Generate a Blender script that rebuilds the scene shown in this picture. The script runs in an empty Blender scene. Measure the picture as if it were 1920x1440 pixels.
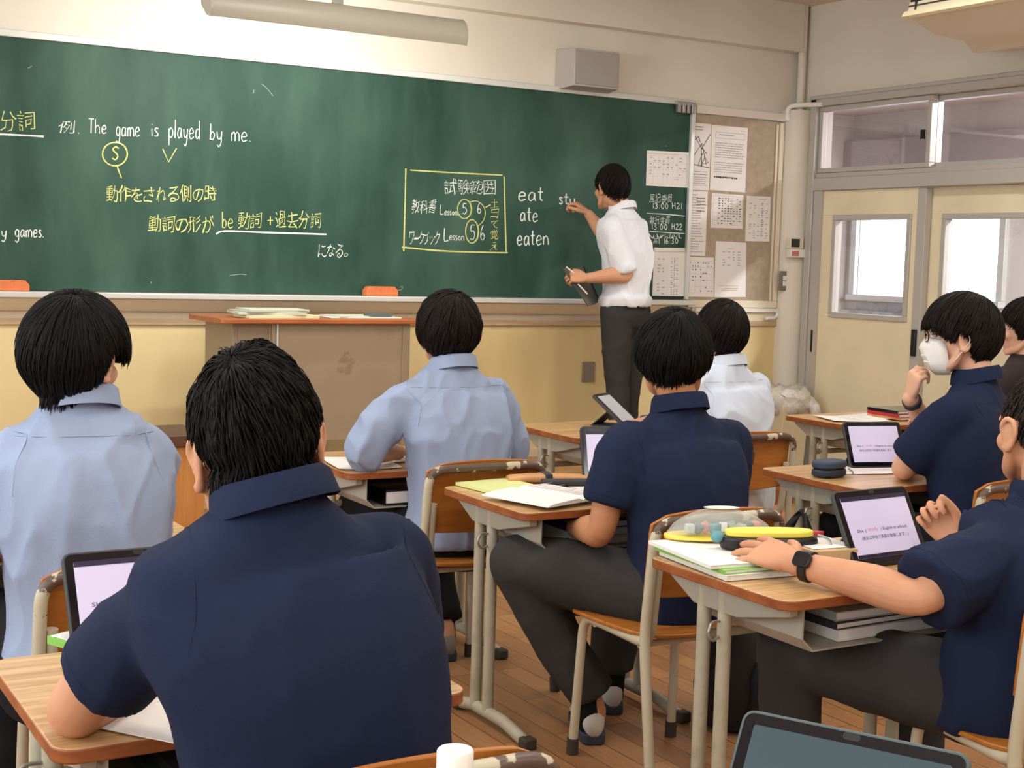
import bpy, bmesh, math, random
import numpy as np
from mathutils import Vector, Matrix, noise

SC = bpy.context.scene
COL = SC.collection
PI = math.pi

# ------------------------------------------------------------------ camera
CAM = (2639.52, 0.533526, -0.0875568, 0.029291, (0.0, -7.02394, 1.348))   # focal px, yaw, pitch, roll, place
def cam_axes():
    f, yaw, pitch, roll, _ = CAM
    fw = Vector((math.sin(yaw) * math.cos(pitch), math.cos(yaw) * math.cos(pitch), math.sin(pitch)))
    r = Vector((math.cos(yaw), -math.sin(yaw), 0)); u = r.cross(fw)
    c, s = math.cos(roll), math.sin(roll)
    return c * r + s * u, -s * r + c * u, fw
_r, _u, _f = cam_axes()
cd = bpy.data.cameras.new('camera'); cam = bpy.data.objects.new('camera', cd); COL.objects.link(cam)
cd.sensor_width = 36.0; cd.lens = CAM[0] / 1920 * 36.0; cd.clip_start = 0.05
cam.matrix_world = Matrix(((_r.x, _u.x, -_f.x, CAM[4][0]), (_r.y, _u.y, -_f.y, CAM[4][1]), (_r.z, _u.z, -_f.z, CAM[4][2]), (0, 0, 0, 1)))
SC.camera = cam
def ray(px, py):
    return Vector(CAM[4]), _f + _r * ((px - 960) / CAM[0]) - _u * ((py - 720) / CAM[0])
def aty(px, py, y):
    o, d = ray(px, py); return o + d * ((y - o.y) / d.y)
def atz(px, py, z):
    o, d = ray(px, py); return o + d * ((z - o.z) / d.z)

# ------------------------------------------------------------------ world, lamps, exposure
w = bpy.data.worlds.new('world'); SC.world = w; w.use_nodes = True
w.node_tree.nodes['Background'].inputs[0].default_value = (0.93, 0.97, 1.0, 1)
w.node_tree.nodes['Background'].inputs[1].default_value = 4.5
SC.view_settings.view_transform = 'Standard'; SC.view_settings.look = 'None'
SC.view_settings.exposure = 0.0; SC.view_settings.gamma = 1.0
SC.view_settings.use_curve_mapping = False
def area(name, loc, sx, sy, power, col, rot=(0, 0, 0)):
    l = bpy.data.lights.new(name, 'AREA'); l.shape = 'RECTANGLE'; l.size = sx; l.size_y = sy
    l.energy = power; l.color = col
    o = bpy.data.objects.new(name, l); COL.objects.link(o); o.location = loc; o.rotation_euler = rot
    return o
WARM = (1.0, 0.965, 0.90)
for x in (0.6, 2.5, 4.6):                                  # ceiling fluorescent lamps of the room, in rows
    for y in (-2.4, -4.9, -7.4):
        area('ceiling_lamp', (x, y, 2.93), 0.30, 1.2, 28 if x > 4 else 20, WARM)

# ------------------------------------------------------------------ helpers
def lin(c):
    c = c / 255.0
    return c / 12.92 if c <= 0.04045 else ((c + 0.055) / 1.055) ** 2.4
def rgb(r, g, b): return (lin(r), lin(g), lin(b), 1)

def mat(name, col, rough=0.5, var=0.0, vscale=6.0, col2=None, bump=0.0, bscale=200.0, metal=0.0, spec=0.5, stretch=None, thr=None, emit=None, detail=4.0, coords='Object'):
    m = bpy.data.materials.new(name); m.use_nodes = True
    nt = m.node_tree; b = nt.nodes['Principled BSDF']
    b.inputs['Roughness'].default_value = rough; b.inputs['Metallic'].default_value = metal
    b.inputs['Specular IOR Level'].default_value = spec
    b.inputs['Base Color'].default_value = rgb(*col)
    tc = nt.nodes.new('ShaderNodeTexCoord'); src = tc.outputs[coords]
    if stretch:
        mp = nt.nodes.new('ShaderNodeMapping'); mp.inputs['Scale'].default_value = stretch
        nt.links.new(src, mp.inputs[0]); src = mp.outputs[0]
    if col2 is not None or var > 0:
        n = nt.nodes.new('ShaderNodeTexNoise'); n.inputs['Scale'].default_value = vscale; n.inputs['Detail'].default_value = detail
        nt.links.new(src, n.inputs['Vector'])
        cr = nt.nodes.new('ShaderNodeValToRGB')
        if col2 is None:
            col2 = tuple(max(0, c * (1 - var)) for c in col)
        lo, hi = thr if thr else (0.3, 0.7)
        cr.color_ramp.elements[0].position = lo; cr.color_ramp.elements[1].position = hi
        cr.color_ramp.elements[0].color = rgb(*col2); cr.color_ramp.elements[1].color = rgb(*col)
        nt.links.new(n.outputs['Fac'], cr.inputs[0]); nt.links.new(cr.outputs[0], b.inputs['Base Color'])
    if bump > 0:
        n2 = nt.nodes.new('ShaderNodeTexNoise'); n2.inputs['Scale'].default_value = bscale; n2.inputs['Detail'].default_value = 3
        nt.links.new(src, n2.inputs['Vector'])
        bp = nt.nodes.new('ShaderNodeBump'); bp.inputs['Strength'].default_value = bump; bp.inputs['Distance'].default_value = 0.004
        nt.links.new(n2.outputs['Fac'], bp.inputs['Height']); nt.links.new(bp.outputs[0], b.inputs['Normal'])
    if emit:
        b.inputs['Emission Color'].default_value = rgb(*col); b.inputs['Emission Strength'].default_value = emit
    return m

def empty(name, loc, label=None, cat=None, group=None, rz=0.0, kind=None):
    o = bpy.data.objects.new(name, None); COL.objects.link(o); o.location = loc; o.rotation_euler = (0, 0, rz)
    o.empty_display_size = 0.05
    return tag(o, label, cat, group, kind)
def tag(o, label=None, cat=None, group=None, kind=None):
    if label: o['label'] = label
    if cat: o['category'] = cat
    if group: o['group'] = group
    if kind: o['kind'] = kind
    return o

def catmull(pts, n):
    P = [np.array(p, float) for p in pts]
    if len(P) < 3: 
        return [P[0] + (P[-1] - P[0]) * t for t in np.linspace(0, 1, n + 1)]
    out = []
    Q = [2 * P[0] - P[1]] + P + [2 * P[-1] - P[-2]]
    for i in range(1, len(Q) - 2):
        for k in range(n):
            t = k / n
            a, b, c, d = Q[i - 1], Q[i], Q[i + 1], Q[i + 2]
            out.append(0.5 * (2 * b + (c - a) * t + (2 * a - 5 * b + 4 * c - d) * t * t + (3 * b - a - 3 * c + d) * t ** 3))
    out.append(P[-1]); return out
def fillet(pts, r, n=5):
    P = [Vector(p) for p in pts]; out = [P[0]]
    for i in range(1, len(P) - 1):
        a, b, c = P[i - 1], P[i], P[i + 1]
        d1 = (a - b); d2 = (c - b); l = min(r, d1.length * .48, d2.length * .48)
        p, q = b + d1.normalized() * l, b + d2.normalized() * l
        for k in range(n + 1):
            t = k / n
            out.append(p * (1 - t) ** 2 + b * 2 * t * (1 - t) + q * t * t)
    out.append(P[-1]); return out

class MB:
    """collects shapes, builds ONE mesh object"""
    def __init__(s): s.v = []; s.f = []; s.mi = []; s.cur = 0
    def add(s, vs, fs):
        k = len(s.v); s.v += [tuple(v) for v in vs]
        for f in fs: s.f.append(tuple(i + k for i in f)); s.mi.append(s.cur)
        return s
    def box(s, x0, x1, y0, y1, z0, z1, M=None):
        vs = [Vector((x, y, z)) for z in (z0, z1) for y in (y0, y1) for x in (x0, x1)]
        if M: vs = [M @ v for v in vs]
        return s.add(vs, [(0, 2, 3, 1), (4, 5, 7, 6), (0, 1, 5, 4), (2, 6, 7, 3), (0, 4, 6, 2), (1, 3, 7, 5)])
    def prism(s, poly, z0, z1, M=None, side=None):
        n = len(poly)
        vs = [Vector((p[0], p[1], z0)) for p in poly] + [Vector((p[0], p[1], z1)) for p in poly]
        if M: vs = [M @ v for v in vs]
        k = len(s.v); s.v += [tuple(v) for v in vs]
        s.f += [tuple(k + i for i in reversed(range(n))), tuple(k + n + i for i in range(n))]; s.mi += [s.cur] * 2
        for i in range(n):
            j = (i + 1) % n
            s.f.append((k + i, k + j, k + n + j, k + n + i)); s.mi.append(s.cur if side is None else side)
        return s
    def loft(s, rings, cap=True, closed=False):
        n = len(rings[0]); k = len(s.v)
        for r in rings: s.v += [tuple(p) for p in r]
        m = len(rings)
        for i in range(m if closed else m - 1):
            a, b = k + i * n, k + ((i + 1) % m) * n
            for j in range(n):
                q = (j + 1) % n
                s.f.append((a + j, a + q, b + q, b + j)); s.mi.append(s.cur)
        if cap and not closed:
            s.f.append(tuple(k + j for j in reversed(range(n)))); s.f.append(tuple(k + (m - 1) * n + j for j in range(n))); s.mi += [s.cur] * 2
        return s
    def tube(s, pts, r, n=8, closed=False, cap=True, flat=1.0, up=None):
        P = [Vector(p) for p in pts]; m = len(P)
        R = r if isinstance(r, (list, tuple, np.ndarray)) else [r] * m
        T = []
        for i in range(m):
            if closed: t = P[(i + 1) % m] - P[i - 1]
            else: t = P[min(i + 1, m - 1)] - P[max(i - 1, 0)]
            T.append(t.normalized() if t.length > 1e-9 else Vector((0, 0, 1)))
        a = Vector(up) if up is not None else (Vector((0, 0, 1)) if abs(T[0].z) < 0.9 else Vector((1, 0, 0)))
        a = (a - T[0] * a.dot(T[0])).normalized()
        rings = []
        for i in range(m):
            a = (a - T[i] * a.dot(T[i]))
            a = a.normalized() if a.length > 1e-6 else T[i].orthogonal().normalized()
            b = T[i].cross(a)
            rings.append([P[i] + (a * math.cos(2 * PI * j / n) * flat + b * math.sin(2 * PI * j / n)) * R[i] for j in range(n)])
        return s.loft(rings, cap, closed)
    def ball(s, c, rx, ry=None, rz=None, nu=16, nv=10, M=None):
        ry = ry or rx; rz = rz or rx; c = Vector(c); vs = []; fs = []
        for i in range(1, nv):
            for j in range(nu):
                th = PI * i / nv; ph = 2 * PI * j / nu
                v = Vector((rx * math.sin(th) * math.cos(ph), ry * math.sin(th) * math.sin(ph), rz * math.cos(th)))
                vs.append(c + ((M @ v) if M else v))
        t, b = Vector((0, 0, rz)), Vector((0, 0, -rz))
        vs += [c + ((M @ t) if M else t), c + ((M @ b) if M else b)]
        k = len(vs)
        for i in range(nv - 2):
            for j in range(nu):
                q = (j + 1) % nu
                fs.append((i * nu + j, (i + 1) * nu + j, (i + 1) * nu + q, i * nu + q))
        for j in range(nu):
            q = (j + 1) % nu
            fs.append((k - 2, j, q)); fs.append((k - 1, (nv - 2) * nu + q, (nv - 2) * nu + j))
        return s.add(vs, fs)
    def lathe(s, prof, c=(0, 0, 0), n=20, M=None):
        rings = []
        for r, z in prof:
            ring = [Vector((r * math.cos(2 * PI * j / n), r * math.sin(2 * PI * j / n), z)) for j in range(n)]
            if M: ring = [M @ v for v in ring]
            rings.append([v + Vector(c) for v in ring])
        return s.loft(rings, True)
    def quad(s, a, b, c, d): return s.add([a, b, c, d], [(0, 1, 2, 3)])
    def mesh(s, name):
        me = bpy.data.meshes.new(name); me.from_pydata(s.v, [], s.f); me.polygons.foreach_set('material_index', s.mi); me.update(); return me
    def build(s, name, mats, parent=None, smooth=None, bevel=0.0, seg=2, origin=None, loc=None, rot=None, fixn=False):
        if origin is not None:
            o0 = Vector(origin); s.v = [tuple(Vector(v) - o0) for v in s.v]
        me = s.mesh(name)
        if fixn:
            bm = bmesh.new(); bm.from_mesh(me); bmesh.ops.recalc_face_normals(bm, faces=bm.faces[:]); bm.to_mesh(me); bm.free()
        return link(name, me, mats, parent, smooth, bevel, seg, loc=loc if loc is not None else (origin if origin is not None and parent is None else None), rot=rot)
def link(name, me, mats, parent=None, smooth=None, bevel=0.0, seg=2, loc=None, rot=None):
    for m in (mats if isinstance(mats, (list, tuple)) else [mats]): me.materials.append(m)
    o = bpy.data.objects.new(name, me); COL.objects.link(o)
    if parent is not None: o.parent = parent
    if loc is not None: o.location = loc
    if rot is not None: o.rotation_euler = rot
    if smooth is not None:
        me.shade_smooth()
        if smooth < 180: me.set_sharp_from_angle(angle=math.radians(smooth))
    if bevel > 0:
        b = o.modifiers.new('bevel', 'BEVEL'); b.width = bevel; b.segments = seg; b.limit_method = 'ANGLE'; b.angle_limit = math.radians(40)
        me.shade_smooth(); me.set_sharp_from_angle(angle=math.radians(50)) if smooth is None else None
    return o
def kids(o): return [c for c in o.children]
def dup(root, loc, rz=0.0, label=None):
    r = root.copy(); COL.objects.link(r); r.location = loc; r.rotation_euler = (0, 0, rz)
    if label: r['label'] = label
    for ch in kids(root):
        c = ch.copy(); COL.objects.link(c); c.parent = r
        for g in kids(ch):
            d = g.copy(); COL.objects.link(d); d.parent = c
    return r
def rrect(w, d, r, n=5, cx=0, cy=0):
    out = []
    for sx, sy, a0 in ((1, 1, 0), (-1, 1, 90), (-1, -1, 180), (1, -1, 270)):
        for k in range(n + 1):
            a = math.radians(a0 + 90 * k / n)
            out.append((cx + sx * (w / 2 - r) + r * math.cos(a), cy + sy * (d / 2 - r) + r * math.sin(a)))
    return out
def text_mesh(s, size=1.0, offset=0.0, res=2):
    c = bpy.data.curves.new('t', 'FONT'); c.body = s; c.size = size; c.resolution_u = res; c.offset = offset
    o = bpy.data.objects.new('t', c); COL.objects.link(o)
    dg = bpy.context.evaluated_depsgraph_get()
    me = bpy.data.meshes.new_from_object(o.evaluated_get(dg))
    v = np.array([tuple(q.co) for q in me.vertices]) if len(me.vertices) else np.zeros((0, 3))
    f = [tuple(p.vertices) for p in me.polygons]
    bpy.data.objects.remove(o); bpy.data.meshes.remove(me)
    return v, f
def put_text(mb, s, org, ux, uy, fit=True, offset=0.0, slant=0.0, warp=0.0):
    """text filling the parallelogram org + ux (width) + uy (height)"""
    v, f = text_mesh(s, 1.0, offset)
    if len(v) == 0: return
    lo, hi = v.min(0), v.max(0); ux, uy, org = Vector(ux), Vector(uy), Vector(org)
    vs = []; sd = random.uniform(0, 90)
    for p in v:
        a = (p[0] - lo[0]) / max(1e-6, hi[0] - lo[0]); b = (p[1] - lo[1]) / max(1e-6, hi[1] - lo[1])
        if warp:
            q = noise.noise_vector(Vector((a * 2.1 + sd, b * 2.1, sd * .37))); a += q.x * warp; b += q.y * warp
        vs.append(org + ux * (a + slant * (b - .5)) + uy * b)
    mb.add(vs, f)
# ------------------------------------------------------------------ materials of the room
M = {}
M['wall'] = mat('painted_wall', (226, 219, 205), 0.75, var=0.05, vscale=1.5, bump=0.15, bscale=120)
M['ceil'] = mat('ceiling_board', (222, 212, 198), 0.85, var=0.10, vscale=40)
M['wains'] = mat('stained_cream_panel', (224, 206, 156), 0.5, col2=(204, 178, 122), vscale=1.6, stretch=(1.0, 1.0, 0.35), thr=(0.25, 0.62), bump=0.05, bscale=60)
M['woodtrim'] = mat('pale_wood_trim', (200, 176, 142), 0.5, col2=(176, 150, 116), vscale=5, stretch=(0.6, 8, 8))
M['cream'] = mat('cream_paint', (226, 214, 190), 0.45)
M['creamd'] = mat('greyed_cream_paint', (200, 184, 160), 0.55)
M['white'] = mat('white_plastic', (228, 226, 216), 0.4)
M['alu'] = mat('aluminium_frame', (184, 180, 174), 0.4, metal=0.15)
M['aluw'] = mat('white_aluminium', (214, 216, 212), 0.35, metal=0.3)
M['door'] = mat('cream_door_skin', (234, 221, 188), 0.45, var=0.06, vscale=3)
M['black'] = mat('black_plastic', (18, 18, 20), 0.4)
M['dark'] = mat('dark_recess', (30, 26, 24), 0.7)
M['cork'] = mat('tan_notice_cloth', (180, 162, 140), 0.9, var=0.08, vscale=30, bump=0.2, bscale=400)
M['paper'] = mat('white_paper', (236, 232, 228), 0.7)
M['ink'] = mat('grey_print', (120, 116, 118), 0.8)
M['inkl'] = mat('pale_print', (176, 170, 172), 0.8)
M['inkd'] = mat('dark_print', (52, 50, 54), 0.8)
M['steel'] = mat('brushed_steel', (170, 168, 162), 0.35, metal=0.6)

def floor_mat():
    m = bpy.data.materials.new('parquet_planks'); m.use_nodes = True; nt = m.node_tree; b = nt.nodes['Principled BSDF']
    tc = nt.nodes.new('ShaderNodeTexCoord'); mp = nt.nodes.new('ShaderNodeMapping'); mp.inputs['Rotation'].default_value = (0, 0, PI / 2)
    nt.links.new(tc.outputs['Object'], mp.inputs[0])
    br = nt.nodes.new('ShaderNodeTexBrick'); br.inputs['Scale'].default_value = 1.0
    br.inputs['Brick Width'].default_value = 0.62; br.inputs['Row Height'].default_value = 0.085; br.inputs['Mortar Size'].default_value = 0.0016
    br.inputs['Color1'].default_value = rgb(184, 134, 90); br.inputs['Color2'].default_value = rgb(160, 112, 74); br.inputs['Mortar'].default_value = rgb(92, 58, 34)
    nt.links.new(mp.outputs[0], br.inputs['Vector'])
    mp2 = nt.nodes.new('ShaderNodeMapping'); mp2.inputs['Scale'].default_value = (22, 1.6, 1); nt.links.new(tc.outputs['Object'], mp2.inputs[0])
    n = nt.nodes.new('ShaderNodeTexNoise'); n.inputs['Scale'].default_value = 4; n.inputs['Detail'].default_value = 6; nt.links.new(mp2.outputs[0], n.inputs['Vector'])
    mx = nt.nodes.new('ShaderNodeMixRGB'); mx.blend_type = 'MULTIPLY'; mx.inputs[0].default_value = 0.45
    cr = nt.nodes.new('ShaderNodeValToRGB'); cr.color_ramp.elements[0].position = .3; cr.color_ramp.elements[1].position = .7
    cr.color_ramp.elements[0].color = (0.55, 0.5, 0.45, 1); cr.color_ramp.elements[1].color = (1, 1, 1, 1)
    nt.links.new(n.outputs['Fac'], cr.inputs[0]); nt.links.new(br.outputs['Color'], mx.inputs[1]); nt.links.new(cr.outputs[0], mx.inputs[2])
    nt.links.new(mx.outputs[0], b.inputs['Base Color']); b.inputs['Roughness'].default_value = 0.36
    return m
def board_mat():
    m = bpy.data.materials.new('green_chalkboard'); m.use_nodes = True; nt = m.node_tree; b = nt.nodes['Principled BSDF']
    tc = nt.nodes.new('ShaderNodeTexCoord')
    n = nt.nodes.new('ShaderNodeTexNoise'); n.inputs['Scale'].default_value = 1.3; n.inputs['Detail'].default_value = 6; n.inputs['Roughness'].default_value = 0.6
    mp = nt.nodes.new('ShaderNodeMapping'); mp.inputs['Scale'].default_value = (1.6, 1, 0.55); nt.links.new(tc.outputs['Object'], mp.inputs[0]); nt.links.new(mp.outputs[0], n.inputs['Vector'])
    cr = nt.nodes.new('ShaderNodeValToRGB'); cr.color_ramp.elements[0].position = .40; cr.color_ramp.elements[1].position = .75
    cr.color_ramp.elements[0].color = rgb(27, 64, 52); cr.color_ramp.elements[1].color = rgb(68, 100, 86)      # chalk dust wiped into the board
    nt.links.new(n.outputs['Fac'], cr.inputs[0]); nt.links.new(cr.outputs[0], b.inputs['Base Color'])
    b.inputs['Roughness'].default_value = 0.62; b.inputs['Specular IOR Level'].default_value = 0.35
    return m
def glass_mat(name, tint, refl=0.06, rough=0.02, milk=0.0, edge=0.8):
    m = bpy.data.materials.new(name); m.use_nodes = True; nt = m.node_tree
    for n in list(nt.nodes): 
        if n.type != 'OUTPUT_MATERIAL': nt.nodes.remove(n)
    out = nt.nodes['Material Output']
    t = nt.nodes.new('ShaderNodeBsdfTransparent'); t.inputs[0].default_value = tint
    g = nt.nodes.new('ShaderNodeBsdfGlossy'); g.inputs['Roughness'].default_value = rough; g.inputs['Color'].default_value = (1, 1, 1, 1)
    mx = nt.nodes.new('ShaderNodeMixShader'); lw = nt.nodes.new('ShaderNodeLayerWeight'); pw = nt.nodes.new('ShaderNodeMath'); pw.operation = 'POWER'; pw.inputs[1].default_value = 4.0
    ml = nt.nodes.new('ShaderNodeMath'); ml.operation = 'MULTIPLY_ADD'; ml.inputs[1].default_value = edge; ml.inputs[2].default_value = refl
    nt.links.new(lw.outputs['Facing'], pw.inputs[0]); nt.links.new(pw.outputs[0], ml.inputs[0]); nt.links.new(ml.outputs[0], mx.inputs[0])
    if milk:
        df = nt.nodes.new('ShaderNodeBsdfDiffuse'); df.inputs[0].default_value = (.85, .87, .86, 1); m2 = nt.nodes.new('ShaderNodeMixShader'); m2.inputs[0].default_value = milk
        nt.links.new(t.outputs[0], m2.inputs[1]); nt.links.new(df.outputs[0], m2.inputs[2]); t = m2
    nt.links.new(t.outputs[0], mx.inputs[1]); nt.links.new(g.outputs[0], mx.inputs[2])
    nt.links.new(mx.outputs[0], out.inputs[0]); return m
M['floor'] = floor_mat(); M['board'] = board_mat()
M['glass'] = glass_mat('door_glass', (0.92, 0.93, 0.95, 1))
M['glassd'] = glass_mat('transom_glass', (0.92, 0.90, 0.92, 1))
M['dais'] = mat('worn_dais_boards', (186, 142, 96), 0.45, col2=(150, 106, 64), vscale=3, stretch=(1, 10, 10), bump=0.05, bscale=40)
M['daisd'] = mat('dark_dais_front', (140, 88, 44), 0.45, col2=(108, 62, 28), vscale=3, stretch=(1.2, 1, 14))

def structure(name, mb, m, parent=None, **k):
    o = mb.build(name, m, parent, **k)
    if parent is None: o['kind'] = 'structure'
    return o
XR, ZC = 6.26, 3.02
structure('floor', MB().box(-1.5, 8.5, -8.9, 0.1, -0.1, 0.0).box(6.2, 8.5, 0.1, 2.0, -0.1, 0.0), M['floor'])
structure('ceiling', MB().box(-1.5, XR + .14, -8.9, 0.2, ZC, ZC + .12), M['ceil'])
structure('wall_front', MB().box(-1.5, XR + .14, 0.02, 0.2, 0, ZC), M['wall'])
structure('wall_back', MB().box(-1.5, XR + .14, -8.95, -8.8, 0, ZC), M['wall'])
L = MB().box(-1.55, -1.4, -8.9, 0.1, 0, 0.9).box(-1.55, -1.4, -8.9, 0.1, 2.65, ZC)
for y in (-8.9, -6.3, -3.7, -1.1): L.box(-1.55, -1.4, y, y + (0.35 if y > -8 and y < -1.2 else 0.5 if y < -8 else 1.2), 0.9, 2.65)
structure('wall_left', L, M['wall'])
DY0, DY1, ZT = -0.13, -1.98, 2.43                        # the doorway in the right wall
structure('wall_right', MB().box(XR, XR + .14, -8.9, DY1, 0, ZC).box(XR, XR + .14, DY1, DY0, ZT, ZC).box(XR, XR + .14, DY0, 0.02, 0, ZC), M['wall'])
# the concrete beam over the front wall
structure('trim_1', MB().box(-1.4, 6.19, -0.07, 0.02, 2.725, ZC), M['wall'])
# panelling and its rails
structure('wainscot_front', MB().box(-1.4, 6.13, 0.005, 0.02, 0.2, 0.972), M['wains'])
structure('trim_2', MB().box(-1.4, 6.13, -0.012, 0.02, 0.972, 1.004), M['woodtrim'], bevel=.003)
structure('trim_3', MB().box(-1.4, 5.46, -0.004, 0.02, 1.004, 1.066), M['creamd'])
structure('baseboard_front', MB().box(-1.4, 6.13, -0.008, 0.02, 0.2, 0.245), M['creamd'])
structure('trim_4', MB().box(5.44, 6.13, -0.004, 0.02, 1.004, 1.09), M['cream'])
# dais
d = empty('dais', (0, 0, 0), 'low wooden platform along the front wall under the blackboard', 'platform')
MB().box(0.0, 5.55, -0.955, 0.019, 0.17, 0.2).build('deck', M['dais'], d, bevel=.004)
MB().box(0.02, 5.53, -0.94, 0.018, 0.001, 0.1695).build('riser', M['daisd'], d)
# column casing in the corner
structure('trim_5', MB().prism([(6.125, .02), (6.125, -.03), (6.14, -.06), (6.17, -.085), (6.21, -.1), (6.26, -.1), (6.26, .02)], 0.0, 2.36), M['wall'], smooth=30)
pipe = MB().tube(fillet([(6.215, -0.04, ZC), (6.215, -0.04, 2.30)], .05), .026, 12)
pipe.tube(fillet([(6.06, -.02, 3.0), (6.15, -0.03, 2.99), (6.215, -0.04, 2.93)], .05), .03, 12)
tag(pipe.build('conduit_pipe', M['wall'], smooth=60), 'vertical white conduit pipe in the room corner above the door frame', 'pipe')
cd_ = MB().tube(fillet([(6.122, -.03, 2.29), (6.118, -.03, 2.385), (6.20, -.13, 2.39), (6.225, -.24, 2.385)], .06), .016, 10)
tag(cd_.build('cable_duct', M['white'], smooth=60), 'curved white cable duct running round the corner column to the door frame', 'cable duct')

# ------------------------------------------------------------------ doors, transom
fr = MB()
x0, x1 = 6.222, 6.37
fr.box(x0, x1, DY0 - .055, DY0 + .0, 0, ZT)                 # left jamb
fr.box(x0, x1, DY1, DY1 + .05, 0, ZT)
fr.box(x0, x1, DY1, DY0, ZT - .055, ZT)                     # head
fr.box(x0 - .012, x1, DY1, DY0, ZT - .012, ZT + .012)
fr.box(x0, x1, DY1 + .05, DY0 - .055, 1.845, 1.925)         # rail between doors and transom
fr.box(x0 + .02, x1, DY1 + .05, DY0 - .055, 1.925, 1.955)
fr.box(x0, x1, DY1 + .05, DY0 - .055, 0.001, 0.03)
structure('door_frame', fr, M['alu'], bevel=.004)
def window(name, y0, y1, z0, z1, x, gm, fw=.03):
    w_ = MB(); w_.box(x, x + .05, y0, y1, z0, z0 + fw).box(x, x + .05, y0, y1, z1 - fw, z1).box(x, x + .05, y0, y0 + fw, z0 + fw, z1 - fw).box(x, x + .05, y1 - fw, y1, z0 + fw, z1 - fw)
    o = w_.build(name, M['alu'], None, bevel=.003); o['kind'] = 'structure'
    MB().box(x + .022, x + .028, y0 + fw, y1 - fw, z0 + fw, z1 - fw).build('pane', gm, o)
    return o
w1 = window('window_1', -1.125, DY0 - .058, 1.957, ZT - .056, 6.25, M['glassd'])
MB().box(6.236, 6.249, -1.085, -1.06, 2.12, 2.175).build('latch', M['black'], w1)
window('window_2', DY1 + .052, -1.09, 1.957, ZT - .056, 6.305, M['glassd'])
def door(name, y0, y1, x, wy0, wy1, pull):
    r = bpy.data.objects.new(name, None); COL.objects.link(r); r.location = (x, (y0 + y1) / 2, 0); r['kind'] = 'structure'
    def P(mb, n, m, **k):
        mb.v = [(v[0] - x, v[1] - (y0 + y1) / 2, v[2]) for v in mb.v]; return mb.build(n, m, r, **k)
    z0, z1, a, b = 0.031, 1.843, 1.05, 1.69
    P(MB().box(x, x + .036, y0 + .065, y1 - .0, z0, a).box(x, x + .036, y0 + .065, y1, b, z1).box(x, x + .036, y0 + .065, wy0, a, b).box(x, x + .036, wy1, y1, a, b), 'leaf', M['door'], bevel=.002)
    f = MB(); t = .032
    f.box(x - .012, x + .045, wy0, wy1, a, a + t).box(x - .012, x + .045, wy0, wy1, b - t, b).box(x - .012, x + .045, wy0, wy0 + t, a + t, b - t).box(x - .012, x + .045, wy1 - t, wy1, a + t, b - t)
    wf = P(f, 'window_frame', M['alu'], bevel=.003)
    P(MB().box(x + .012, x + .018, wy0 + t, wy1 - t, a + t, b - t), 'pane', M['glass'])
    P(MB().box(x - .006, x + .04, y0, y0 + .065, z0, z1), 'stile', M['alu'], bevel=.002)
    if pull == 'r':
        P(MB().box(x - .022, x - .007, y0 + .005, y0 + .035, .86, 1.015), 'pull', M['black'], bevel=.003)
    return r
door('door_1', -1.125, -0.245, 6.25, -1.018, -0.36, None)
o = MB().box(6.232, 6.2495, -0.262, -0.19, .03, 1.843).build('trim_6', M['alu']); o['kind'] = 'structure'
MB().box(6.2300, 6.2319, -0.238, -0.222, .82, .96).build('catch_plate', M['dark'], o)
door('door_2', DY1 + .052, -1.09, 6.305, -1.86, -1.205, None)
o = MB().box(6.226, 6.2435, -1.112, -1.08, .855, 1.012).build('door_handle', M['black'], None, bevel=.003)
tag(o, 'black vertical pull plate on the grey stile between the two cream doors', 'door handle')
# ------------------------------------------------------------------ corridor beyond
M['cwall'] = mat('corridor_wall', (210, 206, 206), 0.7, var=.08, vscale=2)
M['cdark'] = mat('corridor_lower_wall', (150, 148, 158), 0.5, col2=(196, 198, 208), vscale=7, thr=(.42, .62))
M['clint'] = mat('corridor_beam', (168, 162, 166), .7)
cw = MB()
cy0, cy1, cz0, cz1 = 0.15, 1.62, 1.15, 2.02
cw.box(8.4, 8.52, -7, cy0, 0, 2.62).box(8.4, 8.52, cy1, 2.0, 0, 2.62).box(8.4, 8.52, cy0, cy1, cz1, 2.62)
structure('wall_corridor', cw, M['cwall'])
structure('corridor_lower_wall', MB().box(8.4, 8.52, cy0, cy1, 0, cz0).box(8.34, 8.399, -7, 1.75, 0, 1.02), M['cdark'])
structure('corridor_lintel', MB().box(8.30, 8.4, -7, 1.75, 2.10, 2.40), M['clint'])
structure('corridor_end_wall', MB().box(6.41, 8.52, 1.75, 1.9, 0, 2.62), M['cwall'])
structure('corridor_ceiling', MB().box(6.41, 8.52, -7, 2.0, 2.62, 2.7), M['cwall'])
structure('corridor_near_wall', MB().box(6.40, 6.46, 0.1, 1.75, 0, 2.62), M['cwall'])
sl = MB().box(8.33, 8.41, cy0 - .06, cy1 + .06, cz0 - .05, cz0).box(8.36, 8.41, cy1, cy1 + .06, cz0, cz1).box(8.36, 8.41, cy0 - .06, cy0, cz0, cz1)
structure('window_3', sl, M['aluw'], bevel=.004)
area('corridor_fill', (7.5, -2.3, 2.58), .25, 1.2, 170, (1, .985, .97))  # added fill light, brightens the corridor behind doors and transom

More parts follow.
